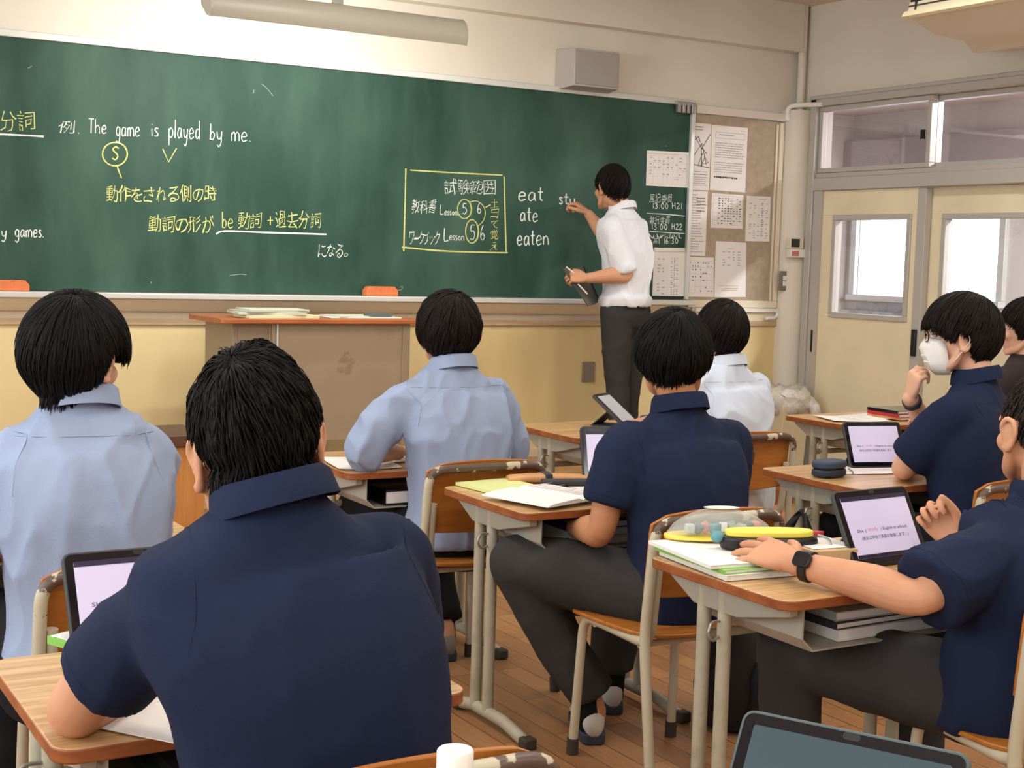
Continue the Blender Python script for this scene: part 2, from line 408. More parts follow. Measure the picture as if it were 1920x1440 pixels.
# ------------------------------------------------------------------ blackboard
BX0, BX1, BZ0, BZ1 = 0.62, 5.365, 1.138, 2.325
bb = empty('blackboard', ((BX0 + BX1) / 2, 0, BZ0), 'wide green chalkboard with pale frame filling the front wall behind the teacher', 'blackboard')
bo = Vector(bb.location)
def B(mb, n, m, **k):
    mb.v = [tuple(Vector(v) - bo) for v in mb.v]; return mb.build(n, m, bb, **k)
B(MB().box(BX0, BX1, 0.0, 0.019, BZ0, BZ1), 'writing_surface', M['board'])
B(MB().box(BX0 - .03, BX1 + .03, -.022, .0195, BZ1, BZ1 + .034).box(BX0 - .03, BX0, -.022, .0195, BZ0, BZ1).box(BX1, BX1 + .028, -.022, .0195, BZ0, BZ1), 'frame', M['aluw'], bevel=.003)
B(MB().box(BX0 - .03, BX1 + .026, -.105, -.0, BZ0 - .034, BZ0 - .004), 'chalk_tray', M['aluw'], bevel=.005)
B(MB().prism([(-.085, BZ0 - .036), (-.0, BZ0 - .036), (-.0, BZ0 - .098), (-.02, BZ0 - .098), (-.045, BZ0 - .08)], BX0 - .02, 5.25, Matrix(((0, 0, 1, 0), (1, 0, 0, 0), (0, 1, 0, 0), (0, 0, 0, 1)))), 'tray_support', M['cream'], smooth=35)
# chalk writing: strokes and characters traced on the board plane
M['ckw'] = mat('white_chalk', (232, 236, 230), 0.9, col2=(176, 196, 186), vscale=160, thr=(.25, .55))
M['cky'] = mat('yellow_chalk', (216, 216, 132), 0.9, col2=(160, 176, 112), vscale=160, thr=(.25, .55))
M['smear'] = mat('faint_chalk_smear', (122, 152, 138), .9)
def bp(px, py): return aty(px, py, -0.0012)
def _stroke(mb, pts, wd=.0052, sm=True):
    P = [bp(*p) for p in pts]
    P = [Vector(q) for q in catmull(P, 4)] if (sm and len(P) > 2) else P
    wv = wd * .74 * random.uniform(.85, 1.15)
    mb.tube(P, [wv * random.uniform(.75, 1.1) for _ in P], 6, flat=.22, up=(0, 1, 0))
GL = {  # one-line letter shapes, x 0..1, y 0 base .55 x-height 1 top
 'T': [[(0, 1), (1, .98)], [(.5, 1), (.48, 0)]], 'h': [[(.1, 1), (.08, 0)], [(.1, .35), (.5, .55), (.8, .4), (.85, 0)]],
 'e': [[(.1, .28), (.85, .34), (.7, .55), (.35, .55), (.08, .28), (.3, 0), (.95, .1)]],
 'g': [[(.85, .5), (.4, .56), (.1, .3), (.35, .04), (.75, .15), (.85, .52)], [(.85, .5), (.82, -.2), (.5, -.42), (.1, -.3)]],
 'a': [[(.8, .52), (.4, .55), (.08, .25), (.3, 0), (.7, .15), (.82, .52)], [(.82, .52), (.85, .1), (1, .02)]],
 'm': [[(.05, .52), (.05, 0)], [(.05, .38), (.28, .55), (.45, .4), (.45, 0)], [(.45, .38), (.7, .56), (.92, .4), (.95, 0)]],
 'n': [[(.1, .54), (.1, 0)], [(.1, .36), (.5, .56), (.82, .4), (.9, 0)]],
 'i': [[(.5, .52), (.5, 0)], [(.5, .76), (.52, .8)]], 's': [[(.85, .5), (.4, .56), (.2, .4), (.75, .2), (.6, .02), (.1, .04)]],
 'p': [[(.15, .5), (.1, -.42)], [(.15, .42), (.55, .56), (.85, .3), (.55, .02), (.15, .1)]], 'l': [[(.5, 1), (.48, 0)]],
 'y': [[(.1, .52), (.2, .15), (.5, .05), (.8, .2)], [(.88, .54), (.75, -.15), (.4, -.42), (.1, -.3)]],
 'd': [[(.8, .5), (.4, .55), (.1, .25), (.35, 0), (.75, .15)], [(.85, 1), (.85, 0)]], 'b': [[(.15, 1), (.12, 0)], [(.13, .3), (.5, .52), (.85, .3), (.55, .02), (.14, .05)]],
 't': [[(.5, .9), (.45, .15), (.8, .03)], [(.1, .6), (.9, .6)]], 'u': [[(.1, .52), (.15, .1), (.5, .02), (.8, .2), (.85, .54)], [(.85, .5), (.88, 0)]],
 'o': [[(.5, .55), (.1, .28), (.45, 0), (.85, .25), (.5, .55)]], 'L': [[(.2, 1), (.1, .05), (.95, .04)]], '.': [[(.4, .0), (.5, .05)]], ':': [[(.45, .1), (.5, .14)], [(.45, .5), (.5, .54)]],
 'S': [[(.9, .9), (.45, 1), (.15, .75), (.75, .35), (.5, .02), (.05, .1)]], 'V': [[(0, 1), (.45, 0), (1, 1)]], 'H': [[(.1, 1), (.1, 0)], [(.85, 1), (.85, 0)], [(.1, .5), (.85, .5)]],
 '5': [[(.85, 1), (.25, .97), (.2, .58), (.6, .62), (.85, .32), (.5, .02), (.1, .1)]], '6': [[(.6, 1), (.2, .55), (.15, .15), (.5, 0), (.85, .22), (.5, .45), (.18, .28)]],
 '1': [[(.5, 1), (.5, 0)]], '3': [[(.1, .9), (.6, 1), (.75, .75), (.35, .55), (.85, .3), (.5, 0), (.05, .1)]], '0': [[(.5, 1), (.12, .5), (.5, 0), (.88, .5), (.5, 1)]], '2': [[(.1, .8), (.5, 1), (.8, .72), (.1, .03), (.9, .05)]], '-': [[(.1, .4), (.9, .4)]], '+': [[(.5, .85), (.5, .1)], [(.05, .48), (.95, .48)]],
}
WD = {'l': .45, 'i': .5, 'm': 1.35, '.': .5, ':': .5, '1': .5, 't': .8, 's': .75}
def _word(mb, s, x0, y0, x1, y1, h, wd=.0042):
    """hand lettering from base point (x0,y0) to (x1,y1), cap height h in image pixels of the photograph"""
    tot = sum(WD.get(c, 1) for c in s); a = 0
    for c in s:
        cw_ = WD.get(c, 1); 
        for st in GL[c]:
            P = []
            for u, v in st:
                t = (a + (.08 + .84 * u) * cw_) / tot
                P.append((x0 + (x1 - x0) * t + random.uniform(-.3, .3), y0 + (y1 - y0) * t - v * h + random.uniform(-.3, .3)))
            _stroke(mb, P, wd)
        a += cw_
def _jp(mb, s, x0, y0, x1, y1, off=-.012, dy=0.0, slant=.0):
    n = len(s); 
    for i, c in enumerate(s):
        a, b = x0 + (x1 - x0) * (i + .04) / n, x0 + (x1 - x0) * (i + .95) / n
        k = random.uniform(-1.5, 1.5); d0 = dy * i / max(1, n - 1)
        t0, t1 = y0 + k + d0, y1 + k * .5 + d0
        if c in 'のっー。なるにてえをされ': t0 += (y1 - y0) * .14; 
        if c == 'ッ': t0 += (y1 - y0) * .35
        if c == 'ー': t0, t1 = (t0 + t1) / 2 - 2, (t0 + t1) / 2 + 2
        if c == '。': t0, b = t1 - 7, a + 7
        o_ = bp(a, t1); put_text(mb, c, o_, bp(b, t1 - .5) - o_, bp(a + 1, t0) - o_, offset=off, slant=slant + random.uniform(-.04, .10), warp=.16)
def _part(fn, nm):
    def g(mk, *a, **k):
        m = MB(); fn(m, *a, **k); B(m, nm, M[mk])
    return g
word, jp, stroke = _part(_word, 'chalk_word'), _part(_jp, 'chalk_text'), _part(_stroke, 'chalk_line')
random.seed(4)
q = 'cky'; jp(q, '分詞', -2, 211, 66, 246); pass
q = 'ckw'; stroke(q, [(-20, 251), (30, 253), (82, 256)], .007); jp(q, '例', 108, 226, 142, 250); word(q, '.', 143, 250, 153, 250, 20)
word(q, 'The', 165, 249, 201, 251, 27); word(q, 'game', 216, 255, 263, 256, 30); word(q, 'is', 281, 255, 299, 256, 28); word(q, 'played', 315, 258, 376, 261, 34); word(q, 'by', 392, 262, 418, 263, 30); word(q, 'me.', 432, 264, 472, 266, 30)
pass
def _circ(mb, cx, cy, rx, ry, wd=.005, a0=0, turns=1.05):
    _stroke(mb, [(cx + rx * math.cos(a0 + t * 2 * PI * turns) * (1 + .04 * math.sin(5 * t)), cy + ry * math.sin(a0 + t * 2 * PI * turns)) for t in np.linspace(0, 1, 18)], wd)
circ = _part(_circ, 'chalk_ring')
q = 'cky'; circ(q, 216, 289, 23, 22, .006, 1.6, 1.03); word(q, 'S', 208, 299, 226, 300, 24, .005); stroke(q, [(219, 309), (222, 319), (228, 334)], .006); stroke(q, [(305, 279), (316, 304), (331, 278)], .005, False)
pass
q = 'cky'; jp(q, '動作をされる側の時', 198, 348, 406, 378, -.004); jp(q, '動詞の形が', 278, 403, 402, 435, -.004); pass
q = 'cky'; word(q, 'be', 415, 427, 438, 428, 30); jp(q, '動詞', 445, 398, 491, 428, -.010); word(q, '+', 500, 424, 514, 424, 22); jp(q, '過去分詞', 515, 397, 602, 428, -.010); pass
q = 'ckw'; stroke(q, [(405, 439), (422, 433.5), (500, 436), (612, 439.5)], .0085); jp(q, 'になる。', 596, 455, 660, 482, -.010); word(q, 'ny', -12, 444, 14, 444, 22); word(q, 'games.', 27, 444, 84, 445, 24); pass
q = 'cky'; stroke(q, [(761, 316), (759, 400), (757, 471)], .007); stroke(q, [(769, 319), (850, 324), (942, 328.5)], .007); stroke(q, [(945, 331), (947, 400), (949, 473)], .007); stroke(q, [(754, 463.5), (838, 471), (952, 474)], .007)
pass
q = 'ckw'; jp(q, '試験範囲', 832, 338, 930, 364, -.010); jp(q, '教科書', 771, 375, 818, 400, -.006); jp(q, 'ワークブック', 766, 433, 824, 458, -.006)
word(q, 'L', 824, 402, 833, 402, 18); word(q, 'esson', 833, 403, 858, 404, 13, .0035); word(q, 'L', 831, 452, 842, 452, 24); word(q, 'esson', 842, 450, 871, 451, 15, .0038)
word(q, '5', 866, 401, 877, 402, 20); word(q, '6', 893, 400, 904, 400, 20); word(q, '5', 880, 450, 893, 450, 28); word(q, '.', 893, 449, 899, 449, 10); word(q, '6', 899, 450, 911, 450, 28)
word(q, 'eat', 970, 376, 1021, 377, 28, .006); word(q, 'ate', 974, 414, 1010, 416, 28, .006); word(q, 'eaten', 968, 460, 1030, 459, 30, .006); word(q, 'stu', 1047, 382, 1080, 384, 22, .006)
pass
q = 'cky'; circ(q, 871, 392, 13, 18, .0045, 2, 1.9); circ(q, 885, 434, 12, 22, .0045, 2, 1.9); stroke(q, [(880, 379), (894, 377), (906, 386), (910, 399), (906, 414), (896, 424)], .0045); stroke(q, [(910, 389), (920, 384)], .0045)
for i, c in enumerate('土日て覚え'): jp(q, c, 919, 373 + i * 19.5, 935, 390 + i * 19.5, -.008)
pass
q = 'ckw'; jp(q, '風紀委員', 1217, 364, 1261, 380, -.008); word(q, '13:00', 1223, 391, 1254, 392, 11, .0036); word(q, 'H21', 1259, 391, 1280, 392, 11, .0036)
stroke(q, [(1213, 400), (1250, 402), (1284, 405)], .0045); jp(q, '執行委員', 1218, 406, 1256, 420, -.008); word(q, '13:00', 1221, 430, 1252, 431, 11, .0036); word(q, 'H22', 1259, 430, 1280, 431, 11, .0036)
stroke(q, [(1218, 434), (1250, 436), (1284, 438)], .0045); word(q, '1', 1234, 457, 1238, 457, 11, .0034); jp(q, '高', 1224, 446, 1233, 457, -.008); word(q, '16:30', 1244, 457, 1272, 457, 11, .0034)
for i in range(12):
    xx = 1220 + i * 5; stroke(q, [(xx + random.uniform(-3, 3), 438 + random.uniform(0, 5)), (xx + random.uniform(-2, 4), 446), (xx + random.uniform(2, 6), 440 + random.uniform(0, 8))], .003)
pass
q = 'smear'
for pts in ([(490, 157), (500, 165), (512, 180)], [(475, 175), (476, 168)], [(52, 128), (60, 124)], [(430, 517), (450, 514), (462, 515)], [(283, 532), (283, 528)], [(1249, 275), (1248, 272)]): stroke(q, pts, .0035)
pass
def rb(px, py, y=-.03): return aty(px, py, y)
# clip rack on the board corner
a = rb(1266, 189); b_ = rb(1302, 211)
cl = MB().box(a.x, b_.x, -.045, -.0225, b_.z + .035, a.z)
for i in range(4):
    xx = a.x + .012 + i * (b_.x - a.x - .03) / 3.4; cl.box(xx, xx + .022, -.05, -.0225, b_.z - .01, b_.z + .05)
tag(cl.build('magnet_clip_rack', M['steel'], bevel=.003), 'grey magnetic clip rack on the top right corner of the chalkboard', 'clip')
# blackboard erasers
def eraser(x, z, w_, label):
    e = empty('blackboard_eraser', (x, -.055, z), label, 'eraser', 'orange blackboard erasers')
    MB().prism([(-w_ / 2, 0), (w_ / 2, 0), (w_ / 2, .030), (w_ / 2 - .02, .052), (-w_ / 2 + .02, .052), (-w_ / 2, .030)], -.03, .03, Matrix(((1, 0, 0, 0), (0, 0, 1, 0), (0, 1, 0, 0), (0, 0, 0, 1)))).build('cover', mat('orange_eraser', (226, 126, 74), .6, var=.1, vscale=30), e, bevel=.004)
    MB().box(-w_ / 2 + .004, w_ / 2 - .004, -.028, .028, .0002, .012).build('felt', M['creamd'], e)
    return e
pz = BZ0 - .0035
e1 = eraser(aty(713, 545, -.055).x, pz, .19, 'orange blackboard eraser with wire loop lying on the chalk tray above the lectern')
MB().tube(fillet([(.09, 0, .03), (.13, 0, .035), (.135, 0, .055), (.12, 0, .05)], .01), .0025, 6).build('loop', M['steel'], e1)
eraser(aty(8, 532, -.055).x, pz, .22, 'orange blackboard eraser at the far left end of the chalk tray')
# ------------------------------------------------------------------ things on the walls
# wall speaker
s0 = aty(1122, 130, -.1)
sp = empty('wall_speaker', (4.565, 0.02, 2.34), 'grey box loudspeaker fixed to the wall above the chalkboard', 'speaker')
M['spk'] = mat('grey_speaker_cloth', (158, 152, 148), .8, bump=.3, bscale=600); M['spkb'] = mat('grey_speaker_box', (176, 170, 166), .5)
def spk(x0, x1, z0, z1, xa, xb, za, zb, ya, yb):
    return [(x0, ya, z0), (x1, ya, z0), (x1, ya, z1), (x0, ya, z1), (xa, yb, za), (xb, yb, za), (xb, yb, zb), (xa, yb, zb)]
F6 = [(0, 1, 2, 3), (7, 6, 5, 4), (0, 4, 5, 1), (1, 5, 6, 2), (2, 6, 7, 3), (3, 7, 4, 0)]
MB().add(spk(-.155, .155, .015, .225, -.175, .175, .0, .235, -.175, -.0005), F6).build('cabinet', M['spkb'], sp, bevel=.004, fixn=True)
MB().add(spk(-.145, .145, .025, .215, -.145, .145, .025, .215, -.182, -.1755), F6).build('grille', M['spk'], sp, bevel=.003, fixn=True)
# blackboard lamp hung from the ceiling
LY, LZ = -1.05, 2.29
a0, a1 = aty(385, 27, LY), aty(856, 77, LY)
bl = empty('blackboard_lamp', ((a0.x + a1.x) / 2, LY, a1.z), 'long cream trough lamp hung above and before the chalkboard', 'lamp')
hw = (a1.x - a0.x) / 2
M['lampm'] = mat('cream_lamp_metal', (176, 171, 156), .4)
prof = [(-.088, -.030), (-.100, .0), (-.098, .035), (-.082, .068), (-.05, .092), (.0, .10), (.06, .098), (.062, .090), (.0, .092), (-.045, .084), (-.074, .062), (-.088, .034), (-.090, .002), (-.080, -.028)]
PM = Matrix(((0, 0, 1, 0), (1, 0, 0, 0), (0, 1, 0, 0), (0, 0, 0, 1)))
MB().prism(prof, -hw, hw, PM).build('reflector', M['lampm'], bl, smooth=30, fixn=True)
cap_p = [(-.090, -.032), (-.102, .0), (-.100, .036), (-.083, .070), (-.05, .094), (.0, .102), (.06, .100), (.03, .03), (-.04, -.02)]
e_ = MB(); e_.prism(cap_p, -hw - .008, -hw, PM).prism(cap_p, hw, hw + .008, PM); e_.build('end_plate', M['lampm'], bl, fixn=True)
tb = MB().tube([(-hw + .03, -.02, .045), (hw - .03, -.02, .045)], .014, 10); tb.build('lamp_tube', mat('lit_tube', (255, 246, 226), .4, emit=2.0), bl)
st = MB(); st.tube([(0.0, .0, .10), (0, 0, ZC - a1.z)], .012, 10); st.box(-.02, .02, -.02, .02, .098, .14); st.build('stem', M['steel'], bl)
ll = area('blackboard_lamp_light', ((a0.x + a1.x) / 2, LY + .03, a1.z + .0), 2 * hw - .1, .06, 24, WARM, (math.radians(68), 0, 0))
# air conditioner under the ceiling
ac = empty('air_conditioner', (5.74, -2.52, 2.485), 'cream ceiling air conditioner with black grille above the doors', 'air conditioner')
M['acb'] = mat('aged_cream_case', (216, 202, 178), .5); M['acl'] = mat('pale_cream_lip', (232, 220, 184), .45)
PY = Matrix(((1, 0, 0, 0), (0, 0, 1, 0), (0, 1, 0, 0), (0, 0, 0, 1)))
MB().prism([(-.36, .155), (-.16, .085), (.06, .075), (.14, .02), (.36, .05), (.36, .43), (-.30, .43)], -.85, .78, PY).build('case', M['acb'], ac, bevel=.006, fixn=True)
MB().prism([(-.385, .15), (-.36, .14), (-.30, .165), (-.365, .178)], -.86, .79, PY).build('lip', M['acl'], ac, fixn=True)
g = MB(); g.box(-.345, -.31, -.84, .77, .18, .42)
g.build('grille', M['black'], ac)
g = MB()
for k in range(5): g.box(-.358, -.346, -.84, .77, .20 + k * .045, .206 + k * .045)
for k in range(5): g.box(-.356, -.346, -.80 + k * .38, -.79 + k * .38, .18, .42)
g.build('louvre', mat('dark_louvre', (48, 42, 40), .5), ac)
# notice board
nb = empty('notice_board', (5.78, .02, 1.12), 'tan cloth notice board with cream frame right of the chalkboard', 'notice board')
nx0, nx1, nz0, nz1 = 5.40, 6.105, 1.135, 2.275
def NB(mb, n, m, **k):
    mb.v = [tuple(Vector(v) - nb.location) for v in mb.v]; return mb.build(n, m, nb, **k)
NB(MB().box(nx0, nx1, 0.004, .0195, nz0, nz1), 'cloth_panel', M['cork'])
NB(MB().box(nx1 - .045, nx1 - .03, -.008, .0035, nz0, nz1 - .01).box(nx1 - .02, nx1 + .012, -.014, .0195, nz0 + .0005, nz1 + .0).box(nx0, nx1 + .012, -.014, .0195, nz0 - .045, nz0), 'frame', M['cream'], bevel=.003)
NB(MB().box(5.40, 6.125, -.025, .0195, 2.285, 2.335), 'top_duct', M['wall'], bevel=.004)
tr = MB().box(5.45, 6.12, -.03, .0195, 1.062, 1.086); tr.tube(fillet([(6.118, -.02, 1.087), (6.118, -.02, 1.03), (6.02, -.02, 1.02)], .03), .012, 8)
tag(tr.build('cable_cover', M['white'], bevel=.003), 'white cable cover strip below the tan notice board', 'cable cover')
# papers: (corners in the photo), label, kind of print
def sheet(name, px, y, label, cat, group, art, thick=.0012):
    P = [aty(p[0], p[1], y) for p in px]; c = sum(P, Vector()) / 4
    o = MB(); n = Vector((0, -thick, 0))
    vs = [p + n for p in P] + [p for p in P]
    o.add([v - c for v in vs], [(0, 1, 2, 3), (7, 6, 5, 4), (0, 4, 5, 1), (1, 5, 6, 2), (2, 6, 7, 3), (3, 7, 4, 0)])
    ob = o.build(name, M['paper'], None, fixn=True); ob.location = c; tag(ob, label, cat, group)
    by = {}
    def uv(u, v): return (P[0] * (1 - u) + P[1] * u) * (1 - v) + (P[3] * (1 - u) + P[2] * u) * v - c + Vector((0, -thick - .0006, 0))
    for k, u0, v0, u1, v1 in art:
        m_ = by.setdefault(k, MB())
        m_.add([uv(u0, v0), uv(u1, v0), uv(u1, v1), uv(u0, v1)], [(0, 1, 2, 3)])
    for k, m_ in by.items(): m_.build('print', M[k], ob)
    return ob, uv
rnd = random.Random(11)
def lines(k, u0, u1, vs, h=.012, ragged=.12):
    out = []
    for v in vs:
        u = u0
        end = u1 - rnd.random() * ragged
        while u < end:
            w_ = rnd.uniform(.02, .06); out.append((k, u, v, min(end, u + w_), v + h * rnd.uniform(.7, 1))); u += w_ + rnd.uniform(.004, .016)
    return out
def grid(k, u0, v0, u1, v1, nu, nv, t=.006):
    return [(k, u0 + (u1 - u0) * i / nu, v0, u0 + (u1 - u0) * i / nu + t, v1) for i in range(nu + 1)] + [(k, u0, v0 + (v1 - v0) * j / nv, u1, v0 + (v1 - v0) * j / nv + t) for j in range(nv + 1)]
def cells(k, u0, v0, u1, v1, nu, nv, dens=.7):
    out = []
    for i in range(nu):
        for j in range(nv):
            if rnd.random() < dens:
                a, b = u0 + (u1 - u0) * (i + .2) / nu, v0 + (v1 - v0) * (j + .3) / nv
                out.append((k, a, b, a + (u1 - u0) / nu * rnd.uniform(.3, .65), b + (v1 - v0) / nv * .35))
    return out
G = 'sheets pinned to the notice board'; YN = 0.0035
A = np.arange
mp_, uv = sheet('map_sheet', [(1301, 230), (1334, 233), (1329, 357), (1294, 356)], YN, 'white route map sheet at the top left of the notice board', 'notice', G,
    lines('inkd', .1, .6, [.05, .09]) + lines('ink', .1, .9, [.72, .76]) + lines('inkl', .1, .9, A(.8, .95, .03)))
r_ = MB()
for pts in ([(.1, .2), (.5, .38), (.95, .15)], [(.05, .5), (.5, .3), (.8, .62)], [(.45, .3), (.55, .64)], [(.1, .25), (.3, .2), (.4, .28)], [(.1, .62), (.95, .66)], [(.55, .45), (.35, .62), (.9, .58), (.7, .5), (.5, .64)], [(.5, .36), (.8, .45)]):
    r_.tube([uv(*p) for p in pts], .0022, 5)
r_.build('route_lines', M['inkd'], mp_)
sheet('notice_sheet', [(1335, 234), (1402, 240), (1397, 361), (1331, 356)], YN, 'large white letter with boxed heading and two paragraphs, top right of the sheets', 'notice', G,
    grid('inkl', .1, .1, .92, .19, 1, 1, .006) + lines('ink', .2, .7, [.135]) + lines('inkl', .1, .95, A(.26, .48, .036), .016) + lines('inkl', .1, .95, A(.56, .72, .036), .016) + lines('inkd', .1, .8, [.78], .028) + lines('inkl', .8, .95, [.05]))
sheet('notice_sheet', [(1293, 358), (1327, 359), (1322, 480), (1289, 479)], YN, 'narrow white text sheet directly below the route map sheet', 'notice', G,
    lines('inkl', .08, .9, A(.05, .95, .04), .018, .5) + lines('ink', .4, .95, A(.1, .34, .05), .02))
sheet('timetable_sheet', [(1335, 362), (1394, 366), (1392, 429), (1332, 427)], YN, 'white timetable with bold dark cells in the middle of the notice board', 'notice', G,
    grid('inkl', .05, .06, .97, .9, 6, 7, .006) + cells('inkd', .2, .1, .95, .9, 8, 11, .75))
sheet('notice_sheet', [(1400, 367), (1445, 369), (1442, 453), (1397, 452)], YN, 'white list sheet standing alone at the right of the timetable', 'notice', G,
    lines('ink', .5, .85, [.06]) + cells('inkl', .1, .14, .95, .95, 5, 16, .5) + cells('ink', .6, .14, .72, .9, 1, 20, .9))
sheet('notice_sheet', [(1288, 481), (1338, 483), (1338, 557), (1287, 556)], YN, 'white diagram sheet at the bottom left of the notice board', 'notice', G,
    grid('inkl', .08, .1, .95, .9, 4, 5, .005) + cells('ink', .08, .1, .95, .9, 9, 9, .35))
sheet('notice_sheet', [(1342, 452), (1399, 455), (1398, 557), (1339, 557)], YN, 'white sheet with orange footer lines at the bottom right of the notice board', 'notice', G,
    lines('inkl', .4, .7, [.12]) + cells('inkl', .2, .16, .85, .45, 4, 6, .6) + [('ink', .1, .79, .75, .795), ('inko', .3, .84, .75, .85), ('inko', .22, .875, .72, .885)] if False else
    lines('inkl', .4, .7, [.12]) + cells('inkl', .2, .16, .85, .45, 4, 6, .6) + [('woodtrim', .1, .79, .75, .797), ('woodtrim', .3, .835, .75, .845), ('woodtrim', .22, .87, .72, .88)])
GB = 'sheets hung on the chalkboard'
for nm, px, lb, art in (
    ('board_sheet', [(1213, 282), (1292, 286), (1290, 352), (1211, 348)], 'wide white planner sheet hung at the top right of the chalkboard', grid('inkl', .04, .12, .96, .92, 8, 4, .003) + cells('inkl', .05, .14, .95, .7, 9, 6, .5) + [('ink', .66, .78, .78, .79)]),
    ('board_sheet', [(1226, 464), (1284, 465), (1282, 557), (1223, 556)], 'tall white list sheet with dark lower edge hung at the chalkboard bottom right corner', cells('inkl', .1, .2, .4, .97, 2, 12, .6) + cells('ink', .55, .2, .8, .97, 3, 22, .7))):
    o, uv = sheet(nm, px, -.001, lb, 'notice', GB, art, .002)
    t = MB(); P = [uv(.02, .01), uv(.98, .01), uv(.98, .075), uv(.02, .075)]
    t.add([p for p in P] + [p + Vector((0, -.006, 0)) for p in P], [(0, 1, 2, 3), (7, 6, 5, 4), (0, 4, 5, 1), (1, 5, 6, 2), (2, 6, 7, 3), (3, 7, 4, 0)]); t.build('magnet_strip', M['white'], o, fixn=True)
    if 'tall' in lb:
        t = MB(); P = [uv(.0, .985), uv(1., .985), uv(1., 1.02), uv(.0, 1.02)]
        t.add([p for p in P] + [p + Vector((0, -.006, 0)) for p in P], [(0, 1, 2, 3), (7, 6, 5, 4), (0, 4, 5, 1), (1, 5, 6, 2), (2, 6, 7, 3), (3, 7, 4, 0)]); t.build('bottom_rail', M['black'], o, fixn=True)
# wall devices on the column and below
c_ = aty(1475, 470, -.09)
th = empty('wall_control', (6.185, -.088, 1.42), 'small beige control box with dark display on the corner column', 'wall control')
MB().box(-.075, .04, -.035, .0, .055, .125).build('body', M['cream'], th, bevel=.003)
MB().box(-.065, .005, -.0365, -.0351, .065, .118).build('display', M['inkd'], th)
MB().box(-.075, .085, -.05, .0, .0, .053).build('holder', M['white'], th, bevel=.004)
MB().box(-.07, -.01, -.0515, -.0501, .008, .04).build('tape_label', mat('red_print', (196, 120, 110), .7), th)
sw = empty('light_switch', (6.13, -.052, 1.205), 'grey light switch plate with white rockers below the control box', 'light switch')
MB().box(-.038, .032, -.012, .0, .0, .125).build('plate', mat('grey_plate', (130, 122, 112), .4, metal=.3), sw, bevel=.002)
MB().box(-.016, .014, -.017, -.012, .03, .06).box(-.016, .014, -.017, -.012, .065, .095).build('rocker', M['white'], sw, bevel=.002)
op = MB().box(4.635, 4.72, -.006, .0045, .635, .755).build('outlet_plate', mat('steel_plate', (132, 122, 108), .4, metal=.3), None, bevel=.002); tag(op, 'blank metal outlet plate on the cream panelling left of the teacher', 'outlet plate')
rx = aty(1245, 570, -.01)
tag(MB().box(5.27, 5.385, -.03, .0, 1.005, 1.085).build('tray_box', M['white'], None, bevel=.003), 'small white box below the chalk tray right of the teacher', 'box')
# ------------------------------------------------------------------ teacher's lectern desk
M['orange'] = mat('orange_wood_veneer', (186, 112, 62), .35, col2=(160, 88, 44), vscale=4, stretch=(1, 14, 14))
M['panel'] = mat('brown_grey_panel', (158, 138, 112), .55, var=.06, vscale=5); M['pframe'] = mat('grey_brown_frame', (146, 128, 104), .45)
LX, LYY = 2.66, -.52
tl = empty('lectern', (LX, LYY, .2), 'teacher lectern with orange wood top and brown grey front panel', 'lectern')
MB().prism(rrect(1.06, .50, .03), .818, .842).build('top', M['orange'], tl, bevel=.004)
MB().box(-.25, .415, -.215, -.20, .255, .817).build('front_panel', M['panel'], tl)
MB().box(-.43, -.272, -.20, .2, .2, .817).build('cupboard_box', M['pframe'], tl, bevel=.002); MB().box(-.27, -.251, -.222, -.195, .0, .817).build('front_post', M['pframe'], tl, bevel=.002)
MB().box(.4155, .455, -.222, .2, .0, .817).build('side_panel', M['pframe'], tl, bevel=.002); MB().box(-.455, -.4305, -.2, .2, 0, .817).build('side_panel', M['pframe'], tl, bevel=.002)
MB().box(-.247, -.238, -.2225, -.2155, .26, .817).build('edge_strip', M['aluw'], tl)
sm = MB()
for k in range(14):
    yk = -.2158 - k * .00006; x, z = .10 + rnd.uniform(-.035, .035), .62 + rnd.uniform(-.05, .05); sm.add([(x, yk, z), (x + .03, yk, z + .01), (x + .035, yk, z + .024), (x + .004, yk, z + .02)], [(0, 1, 2, 3)])
sm.build('stain', mat('dark_smudge', (140, 122, 97), .7), tl)
zt = .2 + .8422
def stack(name, x, y, z, items, label, cat, group=None):
    """a small pile on one spot: each item (w, d, h, rot, dx, dy, mat key, label) is a thing"""
    for k, (w_, d_, h_, rz, dx, dy, mk, lb) in enumerate(items):
        m_ = MB().prism(rrect(w_, d_, .004, 2), 0, h_ - .0004).build(name, M[mk], None, bevel=min(.001, h_ * .2)); m_.location = (x + dx, y + dy, z + .0003); m_.rotation_euler = (0, 0, rz); tag(m_, lb, cat, group); z += h_
M['ppale'] = mat('pale_green_paper', (206, 212, 190), .7); M['pcream'] = mat('cream_paper', (238, 228, 186), .7); M['pgrey'] = mat('grey_paper', (186, 188, 180), .7); M['slate'] = mat('slate_cover', (84, 104, 100), .5)
bx = aty(500, 597, LYY - .12)
stack('handout_stack', bx.x + .02, LYY - .10, zt, [
    (.36, .20, .016, .05, .03, -.02, 'pcream', 'cream bundle of handouts at the bottom of the left pile on the lectern'),
    (.33, .24, .012, -.1, -.01, .01, 'ppale', 'pale green bundle of handouts in the middle of the left lectern pile'),
    (.32, .22, .008, .16, .0, .0, 'pgrey', 'grey bundle of handouts near the top of the left lectern pile'),
    (.30, .21, .006, -.02, .02, .01, 'ppale', 'topmost pale sheet bundle of the left lectern pile')], '', 'handouts', 'handouts piled on the lectern')
bx = aty(685, 592, LYY - .10)
stack('handout_stack', bx.x, LYY - .06, zt, [
    (.38, .22, .006, -.04, -.02, 0, 'paper', 'white loose handouts lying flat on the right side of the lectern'),
    (.30, .21, .005, .12, -.03, .01, 'ppale', 'pale sheets lying across the white handouts right on the lectern')], '', 'handouts', 'handouts piled on the lectern')
